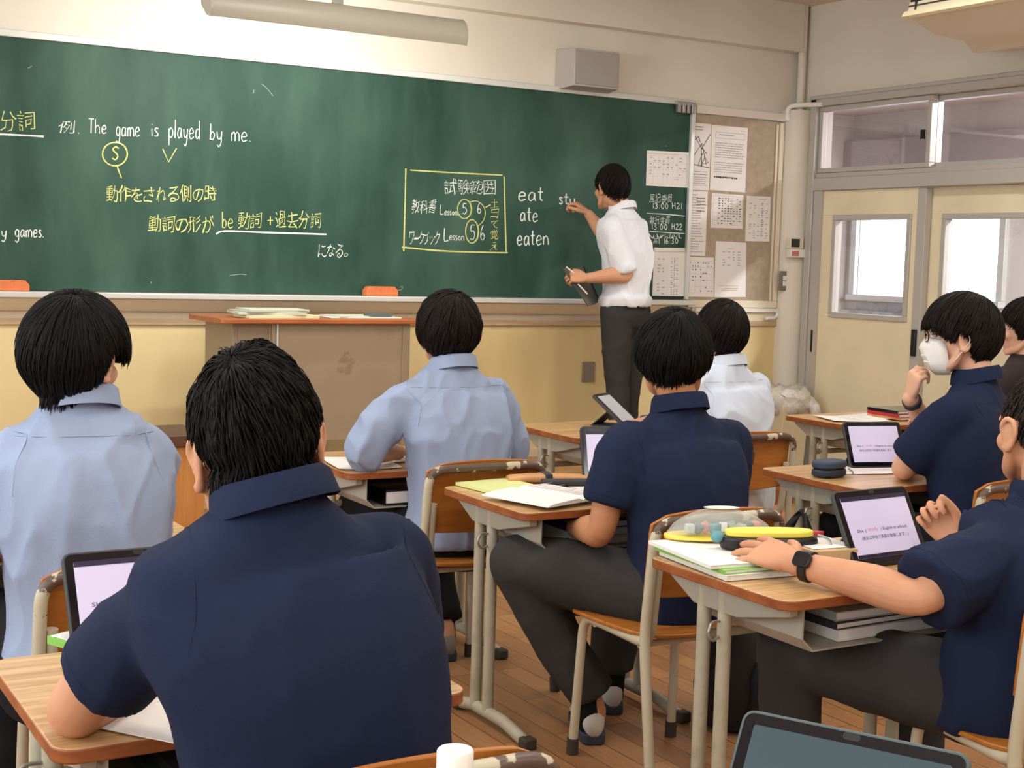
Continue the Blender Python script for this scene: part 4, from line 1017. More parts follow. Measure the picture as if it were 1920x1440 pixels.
def shoe(parent, org, ankle, toe, m, sole, name='shoe'):
    a, t = V(ankle), V(toe); d = (t - a); d.z = 0; L = d.length; d.normalize(); r = d.cross(V((0, 0, 1))); z0 = t.z
    rings = []; R2 = []
    for u, w_, h in ((-.055, .018, .045), (-.045, .028, .062), (-.02, .034, .075), (.02, .035, .072), (.07, .038, .055), (.12, .044, .042), (.165, .042, .034), (.195, .03, .026), (.207, .012, .016)):
        ring = []
        for j in range(16):
            an = 2 * PI * j / 16; ring.append(V((a.x, a.y, z0)) + d * u * (L / .15) + r * w_ * math.cos(an) + V((0, 0, .022 + h * .5 + h * .5 * math.sin(an))) - V(org))
        rings.append(ring)
        R2.append([V((a.x, a.y, z0)) + d * u * (L / .15) + r * (w_ + .003) * x_ + V((0, 0, zz)) - V(org) for x_, zz in ((-1, 0.002), (1, 0.002), (1, .03), (-1, .03))])
    o = MB().loft(rings).build(name, m, parent, smooth=180, fixn=True)
    MB().loft(R2).build('sole', sole, o, smooth=40, bevel=.003, fixn=True); return o
# ------------------------------------------------------------------ people: assembly
def person(S):
    S.setdefault('seams', True); x, y = S['at']; z0 = S.get('floor', 0.0); org = V((x, y, z0)); yaw = S.get('yaw', 0.0)
    root = empty('person', org, S['label'], 'person', S.get('group'))
    FB = frame(yaw); rt, fw, up = FB.col[0].copy(), FB.col[1].copy(), V((0, 0, 1))
    g = S.get; sk = M[g('skin', 'skin')]; vox = g('vox', .0055)
    pel, chest, nk = V(S['pel']), V(S['chest']), V(S['neck'])
    shL, shR = V(S['sh'][0]), V(S['sh'][1]); hc = V(S['head']); FH = frame(*S['hrot']); hs = g('hs', 1.0)
    srt = (shR - shL).normalized(); sfw = V((0, 0, 1)).cross(srt).normalized()
    arms = []
    for i in (0, 1): arms.append((V(S['sh'][i]), V(S['el'][i]), V(S['wr'][i])))
    # ---------------- body: one continuous skin surface
    b = MB(); head_parts(b, hc, FH, hs)
    nb_ = hc + FH @ V((0, -.030, -.055)) * hs
    limb(b, [hc + FH @ V((0, -.02, -.03)) * hs, nb_, nk + V((0, 0, .01)), nk - V((0, 0, .07))], [.050 * hs, .052 * g('nw', 1), .052 * g('nw', 1), .05], 20, 4)
    limb(b, [nk - V((0, 0, .08)), chest, pel + V((0, 0, .12)), pel], [.05, .085, .085, .09], 18, 4)
    for i, (s_, e_, w_) in enumerate(arms):
        am = g('arm', 1.0)
        limb(b, [nk - V((0, 0, .13)), s_ * .9 + chest * .1 - V((0, 0, .045)), s_ * .45 + e_ * .55, e_, e_ * .65 + w_ * .35, w_ * .85 + e_ * .15, w_], [.035, .036 * am, .044 * am, .037 * am, .042 * am, .029 * am, .0265 * am], 16, 5)
        hd = S['hand'][i]
        if hd: hand(b, w_, hd['d'], hd['b'], 1 if i else -1, hd.get('curl', (.35, .4, .45, .5)), hd.get('thumb', (.4, .3)), hd.get('s', .95), hd.get('spread', .10), hd.get('out', .75))
    for i in (0, 1):
        h_ = pel + rt * (.09 * (1 if i else -1)); k_, a_ = V(S['kn'][i]), V(S['an'][i]); t_ = V(S['toe'][i])
        limb(b, [h_, h_ * .5 + k_ * .5, k_, k_ * .6 + a_ * .4, a_ + V((0, 0, .02)), a_ - V((0, 0, .03))], [.07, .065, .05, .045, .033, .03], 14, 4)
        limb(b, [a_ - V((0, 0, .025)), a_ * .3 + t_ * .7 + V((0, 0, .015))], [.03, .025], 12, 4)
    b.v = [tuple(V(p) - org) for p in b.v]
    me = remeshed(b, vox, 2); link('body', me, sk, root, smooth=180)
    # ---------------- face details
    if g('eyes', True):
        for sx in (-1, 1):
            e = MB(); e.ball(hc + FH @ V((sx * .033, .0795, .014)) * hs - org, .0115 * hs, nu=16, nv=12); o = e.build('eye', M['eyew'], root, smooth=180)
            e = MB(); e.ball(hc + FH @ V((sx * .033, .0868, .014)) * hs - org, .0052 * hs, nu=12, nv=8); e.build('iris', M['iris'], o, smooth=180)
            e = MB(); limb(e, [hc + FH @ V((sx * .018, .0935, .034)) * hs - org, hc + FH @ V((sx * .035, .092, .039)) * hs - org, hc + FH @ V((sx * .054, .076, .033)) * hs - org], [.0022, .0032, .0015], 8, 4); e.build('eyebrow', M['hair'], root, smooth=180)
    # ---------------- shirt
    sm = M[S['shirt']]; hemz = g('hemz', .40); dw = g('w', 1.0); dd = g('dp', 1.0)
    sp = [(pel + V((0, 0, hemz - pel.z)), .185, .130), (pel + V((0, 0, .02)), .188, .132), (pel * .65 + chest * .35, .172, .118), (pel * .3 + chest * .7, .180, .122), (chest, .190, .122), (nk - V((0, 0, .115)), .192, .112), (nk - V((0, 0, .068)), .160, .092), (nk - V((0, 0, .022)), .095, .074), (nk + V((0, 0, .012)), .062, .060)]
    sp = [(V(c), w_ * dw * g('tw', [1] * 9)[i], d_ * dd * g('td', [1] * 9)[i]) for i, (c, w_, d_) in enumerate(sp)]
    C_ = catmull([tuple(c) for c, _, _ in sp], 4); W_ = [a[0] for a in catmull([(w_, 0, 0) for _, w_, _ in sp], 4)]; D_ = [a[0] for a in catmull([(d_, 0, 0) for _, _, d_ in sp], 4)]
    rings = []; n_ = len(C_)
    for i in range(n_):
        t = min(1, max(0, i / (n_ * .55))); r_ = (rt * (1 - t) + srt * t); f_ = fw * (1 - t) + sfw * t
        a = V(C_[max(0, i - 1)]); c = V(C_[min(n_ - 1, i + 1)]); tg = (c - a).normalized()
        r_ = (r_ - tg * r_.dot(tg)).normalized(); f_ = tg.cross(r_).normalized() * (1 if tg.cross(r_).dot(f_) > 0 else -1)
        rings.append(sring(V(C_[i]), W_[i], D_[i], r_, f_, 2.35, 32))
    s = MB(); s.loft(rings)
    for i, (s_, e_, w_) in enumerate(arms):
        sl = S['sleeve'][i] if isinstance(S['sleeve'], (list, tuple)) else S['sleeve']; sw_ = g('sw', 1.0)
        trap = nk * .55 + s_ * .45 - V((0, 0, .055)); sh2 = s_ - V((0, 0, .030)) + (nk - s_) * .06
        if sl <= 1:
            end = s_ + (e_ - s_) * sl
            sleeve(s, [trap, sh2, s_ * .62 + end * .38 - V((0, 0, .012)), end], [.050, .064 * sw_, .072 * sw_, g('cuff', .074) * sw_], inner=.93, depth=.05)
        else:
            f2 = sl - 1; end = e_ + (w_ - e_) * f2
            sleeve(s, [trap, sh2, s_ * .5 + e_ * .5, e_ * .97 + s_ * .03, e_ * .45 + end * .55, end], [.050, .062 * sw_, .065 * sw_, .070 * sw_, .066 * sw_, .050 * sw_], inner=.86, depth=.04)
    s.v = [tuple(V(p) - org) for p in s.v]
    me = remeshed(s, g('svox', .008), g('sit', 12))
    for amp, sc_, sd in g('folds', ((.004, (5, 5, 3.2), 1), (.0015, (14, 14, 9), 2))): folds(me, amp, sc_, sd)
    smooth_mesh(me, 1, .4)
    so = link('shirt', me, sm, root, smooth=180)
    if g('seams'):
        from mathutils.bvhtree import BVHTree
        bv = BVHTree.FromPolygons([v.co.copy() for v in me.vertices], [tuple(p.vertices) for p in me.polygons])
        def seam(pts, lim=.09, ctr=None):
            P = []
            for q in catmull(pts, 8):
                h = bv.find_nearest(V(q) - org)
                if h[0] is not None and h[3] < lim and (ctr is None or (h[0] + org - ctr).length < .098): P.append(h[0] - h[1] * .0002)
            for _ in range(4): P = [P[0]] + [(P[i - 1] + P[i] * 2 + P[i + 1]) / 4 for i in range(1, len(P) - 1)] + [P[-1]]
            if len(P) > 2: MB().tube(P, .0013, 6).build('seam', sm, so, smooth=60)
        bk = -sfw
        for i, (s_, e_, w_) in enumerate(arms):
            o_ = srt * (1 if i else -1); c_ = s_ + o_ * .022; ax = (e_ - s_).normalized()
            seam([c_ + U_ for U_ in (V((0, 0, .12)) + sfw * .05, V((0, 0, .12)), V((0, 0, .07)) + bk * .09, V((0, 0, -.01)) + bk * .12, V((0, 0, -.09)) + bk * .11 - o_ * .0)])
            if S['shirt'] == 'navy' and (S['sleeve'][i] if isinstance(S['sleeve'], (list, tuple)) else S['sleeve']) <= 1:
                sl = S['sleeve'][i] if isinstance(S['sleeve'], (list, tuple)) else S['sleeve']; e1 = s_ + (e_ - s_) * (sl - .09); t1 = ax.orthogonal().normalized(); t2 = ax.cross(t1)
                seam([e1 + (t1 * math.cos(a) + t2 * math.sin(a)) * .12 for a in np.linspace(0, 2 * PI, 13)], .09, e1)
        if S['shirt'] in ('blue', 'wblue', 'wshirt'):
            zy = nk.z - g('yoke', .062); P = []
            for t_ in np.linspace(.0, 1.0, 40):
                c_ = shL * (1 - t_) + shR * t_; h = bv.ray_cast(V((c_.x, c_.y, zy)) + bk * .4 - org, sfw)
                if h[0] is not None: P.append(h[0] + h[1] * .0005)
            for _ in range(6): P = [P[0]] + [(P[i - 1] + P[i] * 2 + P[i + 1]) / 4 for i in range(1, len(P) - 1)] + [P[-1]]
            if len(P) > 3: MB().tube(P, .0011, 6).build('seam', sm, so, smooth=60)
    if g('collar', True):
        cb = nk + V((0, 0, .012)); ct = g('ctilt', (.0, .12, 0)); collar(root, org, cb + sfw * g('cfw', .0), frame(math.atan2(-srt.x * 0 - sfw.x, sfw.y) + ct[0], ct[1], ct[2]), g('crn', .061), sm, h=g('ch', .030 if S['shirt'] == 'navy' else .022), fold=g('cf', .038), out=g('co', .020))
    # ---------------- trousers
    tm = M[g('trousers', 'trous')]; t = MB()
    hipw = g('hipw', 1.0)
    limb(t, [pel + V((0, 0, g('ttop', .08))) - fw * .01, pel + V((0, 0, .0)) - fw * .01], [.115 * hipw, .14 * hipw], 22, 4, flat=.80, up=fw)
    for i in (0, 1):
        sgn = 1 if i else -1; h_ = pel + rt * (.085 * sgn * hipw) + V((0, 0, -.005)); k_, a_ = V(S['kn'][i]), V(S['an'][i])
        th = g('thigh', 1.0); pts = [pel + rt * (.05 * sgn), h_, h_ * .5 + k_ * .5, k_]
        limb(t, pts, [.11, .098 * th, .088 * th, .072 * th], 20, 5)
        sleeve(t, [k_, k_ * .55 + a_ * .45, a_ + V((0, 0, g('tcuff', .045)))], [.070 * th, .064 * th, .060 * th], inner=.9, depth=.04)
    t.v = [tuple(V(p) - org) for p in t.v]
    me = remeshed(t, .010, 4)
    for amp, sc_, sd in ((.004, (6, 6, 6), 3), (.0015, (15, 15, 15), 4)): folds(me, amp, sc_, sd)
    link('trousers', me, tm, root, smooth=180)
    for i in (0, 1):
        shoe(root, org, S['an'][i], S['toe'][i], M[g('shoe', 'shoew')], M['sole'])
        a_ = V(S['an'][i]); k_ = V(S['kn'][i])
        MB().tube([a_ - V((0, 0, .045)) - org, a_ + (k_ - a_) * .08 - org, a_ + (k_ - a_) * .32 - org], [.040, .042, .046], 16).build('sock', M['sock'], root, smooth=60)
    # ---------------- hair
    st = dict(g('hair', {})); st.setdefault('s', hs)
    make_hair(root, org, hc, FH, st, M[st.get('m', 'hair')], seed=g('seed', 1), n=st.get('n', 1500))
    return root, org, FH, hc, hs

def seat(x, y, yaw=0.0, top=1.24, nz=.265, sdz=.065, lean=.05, sw=.185, shz=None, hz=.465, headyaw=None, hpitch=0.1, hroll=0.0):
    F = frame(yaw); rt, fw = F.col[0], F.col[1]; U = V((0, 0, 1)); p = V((x, y, hz))
    nk = p + fw * lean + U * (top - nz - hz); hc = V((nk.x, nk.y, top - .132)) + fw * (.035)
    sh = [nk - U * sdz - rt * sw, nk - U * sdz + rt * sw]
    el = [s + fw * .14 - U * .22 + rt * (-.06 if i == 0 else .06) for i, s in enumerate(sh)]
    wr = [e + fw * .22 - U * .02 + rt * (.12 if i == 0 else -.12) for i, e in enumerate(el)]
    kn = [p + fw * .40 - rt * .10 + U * .03, p + fw * .40 + rt * .10 + U * .03]
    an = [k - fw * .02 + U * (.075 - k.z) for k in kn]
    return dict(at=(x, y), yaw=yaw, pel=p, chest=p * .38 + nk * .62 - fw * .015, neck=nk, head=hc, hrot=(yaw if headyaw is None else headyaw, hpitch, hroll), sh=sh, el=el, wr=wr,
                hand=[dict(d=(rt * .5 + fw), b=U, curl=(.3, .35, .4, .45)), dict(d=(-rt * .5 + fw), b=U, curl=(.3, .35, .4, .45))], kn=kn, an=an, toe=[V((a.x, a.y, 0)) + fw * .15 for a in an])
def upd(s, **k): s.update(k); return s
BOWL = dict(r=(.104, .122, .126), hem=((0, .030), (.7, .020), (1.05, -.015), (1.30, -.040), (1.6, -.030), (2.0, -.070), (2.5, -.100), (PI, -.105)), bulge=-.015, nape=.62, neckr=(.056, .083), len=.16, jit=.006, hemj=.005)
SHORT = dict(r=(.086, .110, .116), hem=((0, .045), (.8, .040), (1.15, -.005), (1.4, -.028), (1.75, .0), (2.05, -.055), (2.6, -.085), (PI, -.090)), nape=.45, len=.07, jit=.008, hemj=.006)
PEOPLE = {}
# navy student at the centre
s = seat(2.345, -4.03, yaw=.02, top=1.222, lean=.07, sw=.178)
upd(s, label='student in navy polo at the centre, seen from behind, head turned slightly right', shirt='navy', trousers='trous', sleeve=.72, seed=5, folds=((.006, (6, 6, 3), 5), (.002, (14, 14, 10), 2)),
    thigh=1.14, hair=dict(BOWL, r=(.104, .120, .124), n=3400, hem=((0, .030), (.7, .020), (1.05, -.015), (1.28, -.040), (1.5, -.004), (1.8, -.02), (2.05, -.062), (2.5, -.080), (PI, -.084)), bulge=-.005, nape=.75), hrot=(-.70, .12, -.02), hemz=.40, skin='skin3',
    el=[V((2.105, -3.95, .635)), V((2.545, -3.90, .655))], wr=[V((2.16, -3.74, .60)), V((2.40, -3.70, .62))],
    kn=[V((2.02, -3.66, .50)), V((2.40, -3.64, .50))], an=[V((2.20, -3.80, .085)), V((2.40, -3.60, .085))], toe=[V((2.26, -3.67, 0)), V((2.46, -3.46, 0))])
PEOPLE['P5'] = person(s)
# pale blue shirt before the lectern
s = seat(2.165, -3.07, yaw=.02, top=1.238, nz=.238, sdz=.085, lean=.09, sw=.175)
upd(s, label='student in pale blue shirt with sleeves rolled, leaning on the desk before the lectern', shirt='blue', trousers='trousb', sleeve=1.18, seed=9, folds=((.012, (6, 6, 3.2), 11), (.006, (13, 13, 6), 12)), sit=8,
    hair=dict(BOWL, r=(.104, .122, .122), n=3200, m='hairb', clump=.4), hrot=(-.44, .05, 0), hemz=.44, shoe='shoeg',
    el=[V((1.845, -2.98, .735)), V((2.39, -2.96, .72))], wr=[V((2.03, -2.86, .705)), V((2.30, -2.78, .71))], tuck=True,
    kn=[V((1.97, -2.68, .50)), V((2.22, -2.68, .50))], an=[V((2.0, -2.80, .085)), V((2.20, -2.90, .085))], toe=[V((1.98, -2.65, 0)), V((2.22, -2.76, 0))])
PEOPLE['P3'] = person(s)
CROP = dict(r=(.088, .112, .124), hem=((0, .045), (.8, .040), (1.12, .0), (1.28, -.006), (1.42, .028), (1.85, .024), (2.1, -.045), (2.45, -.110), (PI, -.128)), nape=.62, napey=.10, bulge=.06, len=.065, jit=.012, hemj=.004, clump=.7, puff=.006, tip=.006, w=.0026, whorl=(.35, -.15))
# large navy student in front
s = seat(.755, -5.33, yaw=-.02, top=1.20, lean=.09, sw=.172)
upd(s, label='large student in navy polo in front with tousled short black hair, back to us', shirt='navy', trousers='trousb', sleeve=[.74, .88], seed=21, w=1.03, dp=1.02, sw=.97, cuff=.076, arm=1.08, vox=.0045, svox=.007, sit=16,
    folds=((.005, (4.5, 4.5, 2.6), 31), (.0015, (12, 12, 9), 2)), hs=1.02, nw=1.0, head=V((.682, -5.185, 1.072)), hrot=(-.30, .16, -.13), skin='skin',
    neck=V((.683, -5.238, 1.014)), sh=[V((.566, -5.22, .908)), V((.872, -5.22, .945))], chest=V((.715, -5.29, .80)),
    hair=dict(CROP, n=9000, w=.0015, r=(.080, .104, .120), o=(-.006, .020)), crn=.066, ch=.026, cf=.036, co=.024, ctilt=(0, .16, -.17),
    el=[V((.462, -5.07, .705)), V((.985, -5.03, .722))], wr=[V((.62, -4.86, .702)), V((.86, -4.80, .702))])
PEOPLE['P2'] = person(s)
# pale blue shirt at the left
s = seat(.715, -4.10, yaw=-.02, top=1.252, nz=.225, sdz=.085, lean=.06, sw=.140)
upd(s, label='student in pale blue shirt at the left with a rounded bowl haircut', shirt='blue', trousers='trousb', sleeve=[1.12, 1.1], seed=33, w=.92, svox=.008, sit=10,
    folds=((.012, (5.5, 5.5, 2.8), 41), (.006, (12, 12, 5.5), 42)), hrot=(-.78, .14, .06), head=V((.705, -4.03, 1.115)), hemz=.44,
    hair=dict(BOWL, n=3800, r=(.106, .124, .126), hem=((0, .020), (.7, .012), (1.05, .004), (1.2, -.005), (1.34, .022), (1.8, .016), (2.02, -.075), (2.5, -.108), (PI, -.112)), nape=.72, neckr=(.048, .074)), skin='skin2',
    el=[V((.475, -4.0, .72)), V((.865, -3.92, .715))], wr=[V((.62, -3.80, .70)), V((.80, -3.86, .93))],
    hand=[dict(d=(.6, .8, 0), b=(0, 0, 1)), dict(d=(-.25, .15, 1), b=(.3, -.9, .2), curl=(.9, .9, .9, .9))])
PEOPLE['P1'] = person(s)
# white shirt near the teacher
s = seat(3.545, -2.74, yaw=.16, top=1.212, nz=.245, sdz=.08, lean=.05, sw=.172)
upd(s, label='student in white blue-tinted shirt before the standing teacher, turned to the left', shirt='wblue', trousers='trousb', sleeve=[.8, .8], seed=14,
    folds=((.011, (6, 6, 3.2), 51), (.005, (13, 13, 7), 52)), sit=8, hrot=(-.15, .06, .05), hair=dict(BOWL, n=2600, r=(.098, .117, .122), m='hairb', hem=((0, .030), (.7, .025), (1.05, -.02), (1.3, -.045), (1.6, -.01), (2.0, -.060), (2.5, -.095), (PI, -.100))),
    el=[V((3.27, -2.62, .72)), V((3.76, -2.55, .72))], wr=[V((3.33, -2.40, .70)), V((3.56, -2.38, .70))])
PEOPLE['P4'] = person(s)
# masked student
s = seat(3.575, -3.90, yaw=.38, top=1.285, lean=.02, sw=.178)
upd(s, label='masked student in navy polo and glasses near the doors, hand at his chin', shirt='navy', trousers='trousb', sleeve=[.90, .8], seed=7, vox=.0042,
    folds=((.006, (5, 5, 3), 61), (.002, (13, 13, 8), 62)), head=V((3.575, -3.825, 1.140)), hrot=(.74, .10, 0), hs=1.03, neck=V((3.605, -3.875, 1.005)),
    sh=[V((3.44, -3.95, .945)), V((3.76, -3.80, .945))], skin='skin2',
    hair=dict(BOWL, n=3600, r=(.096, .122, .126), m='hairb', hem=((0, .030), (.5, .028), (.85, .014), (1.05, -.002), (1.3, -.016), (1.52, .012), (1.82, .0), (1.98, -.060), (2.3, -.098), (PI, -.105)), nape=.5, hemj=.004),
    el=[V((3.385, -3.80, .725)), V((3.75, -3.60, .745))], wr=[V((3.53, -3.66, .70)), V((3.515, -3.68, .930))],
    hand=[dict(d=(.7, .6, 0), b=(0, 0, 1)), dict(d=(-.10, -.30, .95), b=(-.95, .25, .05), curl=(1.0, 1.05, 1.1, 1.1), thumb=(.6, .5))])
PEOPLE['P7'] = person(s)
# dark shirt, far right
s = seat(5.00, -2.97, yaw=.35, top=1.268, lean=.04, sw=.178)
upd(s, label='person in dark shirt at the right edge beyond the masked student, in profile', shirt='darkshirt', trousers='trousb', sleeve=.9, seed=8, hrot=(.72, .02, 0), head=V((4.985, -2.92, 1.115)), vox=.0048, skin='skin2', collar=False,
    hair=dict(BOWL, n=1200, r=(.096, .116, .122), m='hairb', hem=((0, .022), (.6, .020), (1.0, -.002), (1.2, -.045), (1.5, -.045), (1.8, -.05), (2.3, -.098), (PI, -.105))))
PEOPLE['P8'] = person(s)
# student with the watch
s = seat(2.47, -5.03, yaw=.22, top=1.17, lean=.02, sw=.18)
upd(s, label='student in navy polo at the right with a wristwatch, one arm across the desk', shirt='navy', trousers='trous', sleeve=[.90, .80], seed=17, vox=.0036, svox=.007, w=1.06, dp=1.08, sw=1.10, arm=1.02, cuff=.080,
    folds=((.008, (4.5, 4.5, 3), 71), (.003, (12, 12, 8), 72)), head=V((2.575, -4.96, 1.005)), hrot=(-.36, .10, 0), hs=1.02, neck=V((2.55, -5.01, .872)), sh=[V((2.365, -5.05, .795)), V((2.71, -4.98, .80))], chest=V((2.49, -5.05, .70)), skin='skin', nw=1.05,
    hair=dict(SHORT, m='stub', r=(.078, .101, .111), len=.022, w=.0016, n=4500, cap=-.003, jit=.002, clump=0, hem=((0, .05), (.8, .05), (1.15, .01), (1.4, -.01), (1.75, .02), (2.05, -.035), (2.6, -.06), (PI, -.065))),
    el=[V((2.150, -5.035, .692)), V((2.74, -4.88, .70))], wr=[V((2.064, -4.755, .714)), V((2.545, -4.765, .722))],
    hand=[dict(d=(-.12, .97, .10), b=(-.42, .10, .90), curl=(.20, .16, .18, .24), thumb=(.25, .2), s=1.12, spread=.17, out=.9), dict(d=(-.22, .60, .76), b=(.85, .45, -.1), curl=(1.15, 1.2, 1.25, 1.3), thumb=(.6, .5), s=1.0, out=.5)],
    kn=[V((2.20, -4.60, .470)), V((2.62, -4.58, .47))], an=[V((2.22, -4.62, .085)), V((2.62, -4.62, .085))], toe=[V((2.18, -4.48, 0)), V((2.62, -4.48, 0))], thigh=1.1, pel=V((2.44, -5.03, .465)), shoe='shoeg')
PEOPLE['P9'] = person(s)
# the teacher
U = V((0, 0, 1)); F = frame(.34)
s = dict(at=(4.62, -.44), floor=.2, yaw=.30, pel=V((4.625, -.44, 1.072)), chest=V((4.625, -.435, 1.40)), neck=V((4.592, -.42, 1.655)), head=V((4.538, -.385, 1.768)), hrot=(.10, .06, .04),
    sh=[V((4.47, -.50, 1.575)), V((4.755, -.37, 1.575))], el=[V((4.535, -.565, 1.292)), V((4.66, -.20, 1.475))], wr=[V((4.322, -.50, 1.262)), V((4.540, -.155, 1.628))],
    hand=[dict(d=(-.85, .30, .10), b=(-.1, -.75, .65), curl=(.9, .95, 1.0, 1.0), thumb=(.4, .3), s=1.06), dict(d=(-.45, .50, .55), b=(.45, -.55, .65), curl=(.75, .9, 1.1, 1.15), thumb=(.5, .35), s=1.08)],
    kn=[V((4.555, -.48, .68)), V((4.70, -.40, .68))], an=[V((4.585, -.50, .285)), V((4.705, -.38, .285))], toe=[V((4.53, -.36, .2)), V((4.66, -.24, .2))],
    label='teacher in white shirt and dark trousers writing on the chalkboard', shirt='wshirt', trousers='trous', sleeve=[.98, 1.06], seed=3, vox=.0042, arm=1.1, hemz=1.165, tw=[.95, .88, .88, .90, .93, .95, 1, 1, 1], td=[1.0, .9, .95, 1, 1, 1, 1, 1, 1], skin='skin', shoe='trousb', hipw=.98, thigh=.96, ttop=.02,
    folds=((.008, (5, 5, 3), 81), (.004, (12, 12, 8), 82)), hair=dict(BOWL, n=1300, r=(.090, .112, .120), m='hairb', hem=((0, .030), (.7, .030), (1.05, .0), (1.25, -.022), (1.55, .002), (1.9, -.045), (2.4, -.082), (PI, -.085)), nape=.4), ch=.026, cf=.036)
s['hairless'] = 0
PEOPLE['T'] = person(s)
# ------------------------------------------------------------------ tablets, books and other things on the desks
M['case'] = mat('dark_grey_case', (54, 54, 57), .55); M['bezel'] = mat('black_bezel', (14, 13, 20), .15); M['scrbar'] = mat('dark_blue_bar', (34, 28, 62), .3)
M['scr'] = mat('lit_lilac_screen', (190, 182, 210), .25, emit=.36); M['scrg'] = mat('grey_reflection_screen', (176, 178, 184), .25, emit=.12); M['scroff'] = mat('slate_reflection_screen', (58, 76, 84), .22)  # reflections put into the grey screen's colour and glow, and the slate screen's colour
M['scrt'] = mat('screen_text', (62, 56, 84), .5); M['scrp'] = mat('screen_pink_text', (206, 130, 170), .5, emit=.2); M['metaled'] = mat('pale_metal_edge', (190, 190, 196), .3, metal=.7)
M['slatecase'] = mat('slate_grey_case', (74, 88, 90), .45)
ZD = DH + .0005
def tablet(base, yaw, lean, w_, h_, label, scr='scr', text=None, bar=True, stand=True, edge='case', roll=0.0):
    """base = middle of the lower edge; the screen faces its -y side; leans back by lean"""
    e = empty('tablet', base, label, 'tablet', None, yaw)
    R = Matrix.Rotation(-lean, 4, 'X') @ Matrix.Rotation(roll, 4, 'Y'); R = Matrix.Translation((0, 0, .004)) @ R
    XZ = Matrix(((1, 0, 0, 0), (0, 0, 1, 0), (0, 1, 0, h_ / 2), (0, 0, 0, 1)))      # prism drawn in x,z; extruded in y
    MB().prism(rrect(w_, h_, .014, 4), 0, .012, R @ XZ).build('case', M[edge], e, bevel=.002, fixn=True)
    MB().prism(rrect(w_ - .008, h_ - .008, .011, 4), -.0012, .0, R @ XZ).build('bezel', M['bezel'], e, fixn=True)
    sw_, sh_ = w_ - .034, h_ - .034; sc = MB().prism(rrect(sw_, sh_, .002, 1), -.0020, -.0013, R @ XZ).build('screen', M[scr], e, fixn=True)
    def q(u, v, o=-.0026): return (R @ XZ) @ V((-sw_ / 2 + sw_ * u, -sh_ / 2 + sh_ * v, o))
    if bar:
        m = MB(); m.quad(q(0, .93), q(1, .93), q(1, 1), q(0, 1)); m.build('screen_bar', M['scrbar'], sc); m = MB(); m.quad(q(0, 0), q(1, 0), q(1, .06), q(0, .06)); m.build('screen_bar', M['scrbar'], sc)
    if text:
        for t, u0, v0, u1, v1, mk in text:
            m = MB(); put_text(m, t, q(u0, v0), q(u1, v0) - q(u0, v0), q(u0, v1) - q(u0, v0)); m.build('screen_text', M[mk], sc)
    MB().prism(rrect(.02, .008, .003, 2, 0, h_ / 2 - .0085), -.0016, -.0011, R @ XZ).build('camera_strip', M['dark'], e, fixn=True)
    if stand:
        d = max(.055, h_ * .55 * math.sin(lean) + .045); top_ = R @ V((0, .0125, h_ * .55))
        s = MB(); hw_ = w_ * .35; yb = top_.y + d * .55
        a = [V((-hw_, top_.y, top_.z)), V((hw_, top_.y, top_.z)), V((hw_, yb, .001)), V((-hw_, yb, .001))]; n = V((0, .003, .003))
        s.add(a + [p + n for p in a], [(0, 1, 2, 3), (7, 6, 5, 4), (0, 4, 5, 1), (1, 5, 6, 2), (2, 6, 7, 3), (3, 7, 4, 0)]); s.build('stand_flap', M['case'], e, fixn=True)
        MB().box(-w_ * .46, w_ * .46, .0, yb, .0003, .0030).build('stand_base', M['case'], e)
    return e
TX = [('She (', .10, .40, .24, .47, 'scrt'), ('study', .27, .41, .42, .49, 'scrp'), (') English at school.', .46, .405, .88, .475, 'scrt'), ('(彼女は学校で英語を勉強します。)', .14, .28, .86, .355, 'scrt')]
tablet((.680, -4.68, ZD), .02, .46, .262, .172, 'tablet with lit lilac screen half hidden by the sleeve of the large navy student', text=TX)
tablet((2.525, -3.43, ZD), -.30, .36, .235, .170, 'tablet with lit screen on the centre desk, half hidden by the navy student', text=TX)
tablet((3.405, -2.27, ZD), .52, .90, .150, .205, 'grey tablet tilted far back on the desk nearest the teacher', scr='scrg', bar=False)
tablet((3.555, -3.52, ZD), -.25, .45, .225, .165, 'tablet with pale screen before the masked student', text=TX, bar=False)
tablet((2.412, -4.705, ZD), .05, .48, .250, .182, 'tablet with lit screen held by the hand of the student with the watch', text=TX)
D['F'] = desk(.80, -6.02, 'desk at the bottom edge carrying the white capped bottle and the dark slate tablet')
tablet((1.010, -5.965, ZD), -1.09, .58, .258, .200, 'dark slate tablet standing at the bottom edge right of the middle', scr='scroff', bar=False, edge='slatecase')
# bottle
b = empty('drink_bottle', (.655, -5.825, ZD), 'small clear bottle with white screw cap at the bottom edge', 'bottle')
MB().lathe([(.026, 0), (.030, .004), (.030, .108), (.028, .128), (.018, .151), (.0165, .155), (.0165, .171)], n=28).build('bottle_body', mat('milky_bottle_plastic', (226, 226, 220), .25), b, smooth=40)
MB().lathe([(.0195, .162), (.0195, .167), (.0175, .168)], n=28).build('neck_ring', M['white'], b, smooth=40)
cp = MB().lathe([(.0185, .1695), (.0185, .189), (.0172, .191), (.0, .191)], n=36); cp.build('cap', mat('white_cap', (238, 238, 232), .4), b, smooth=40)
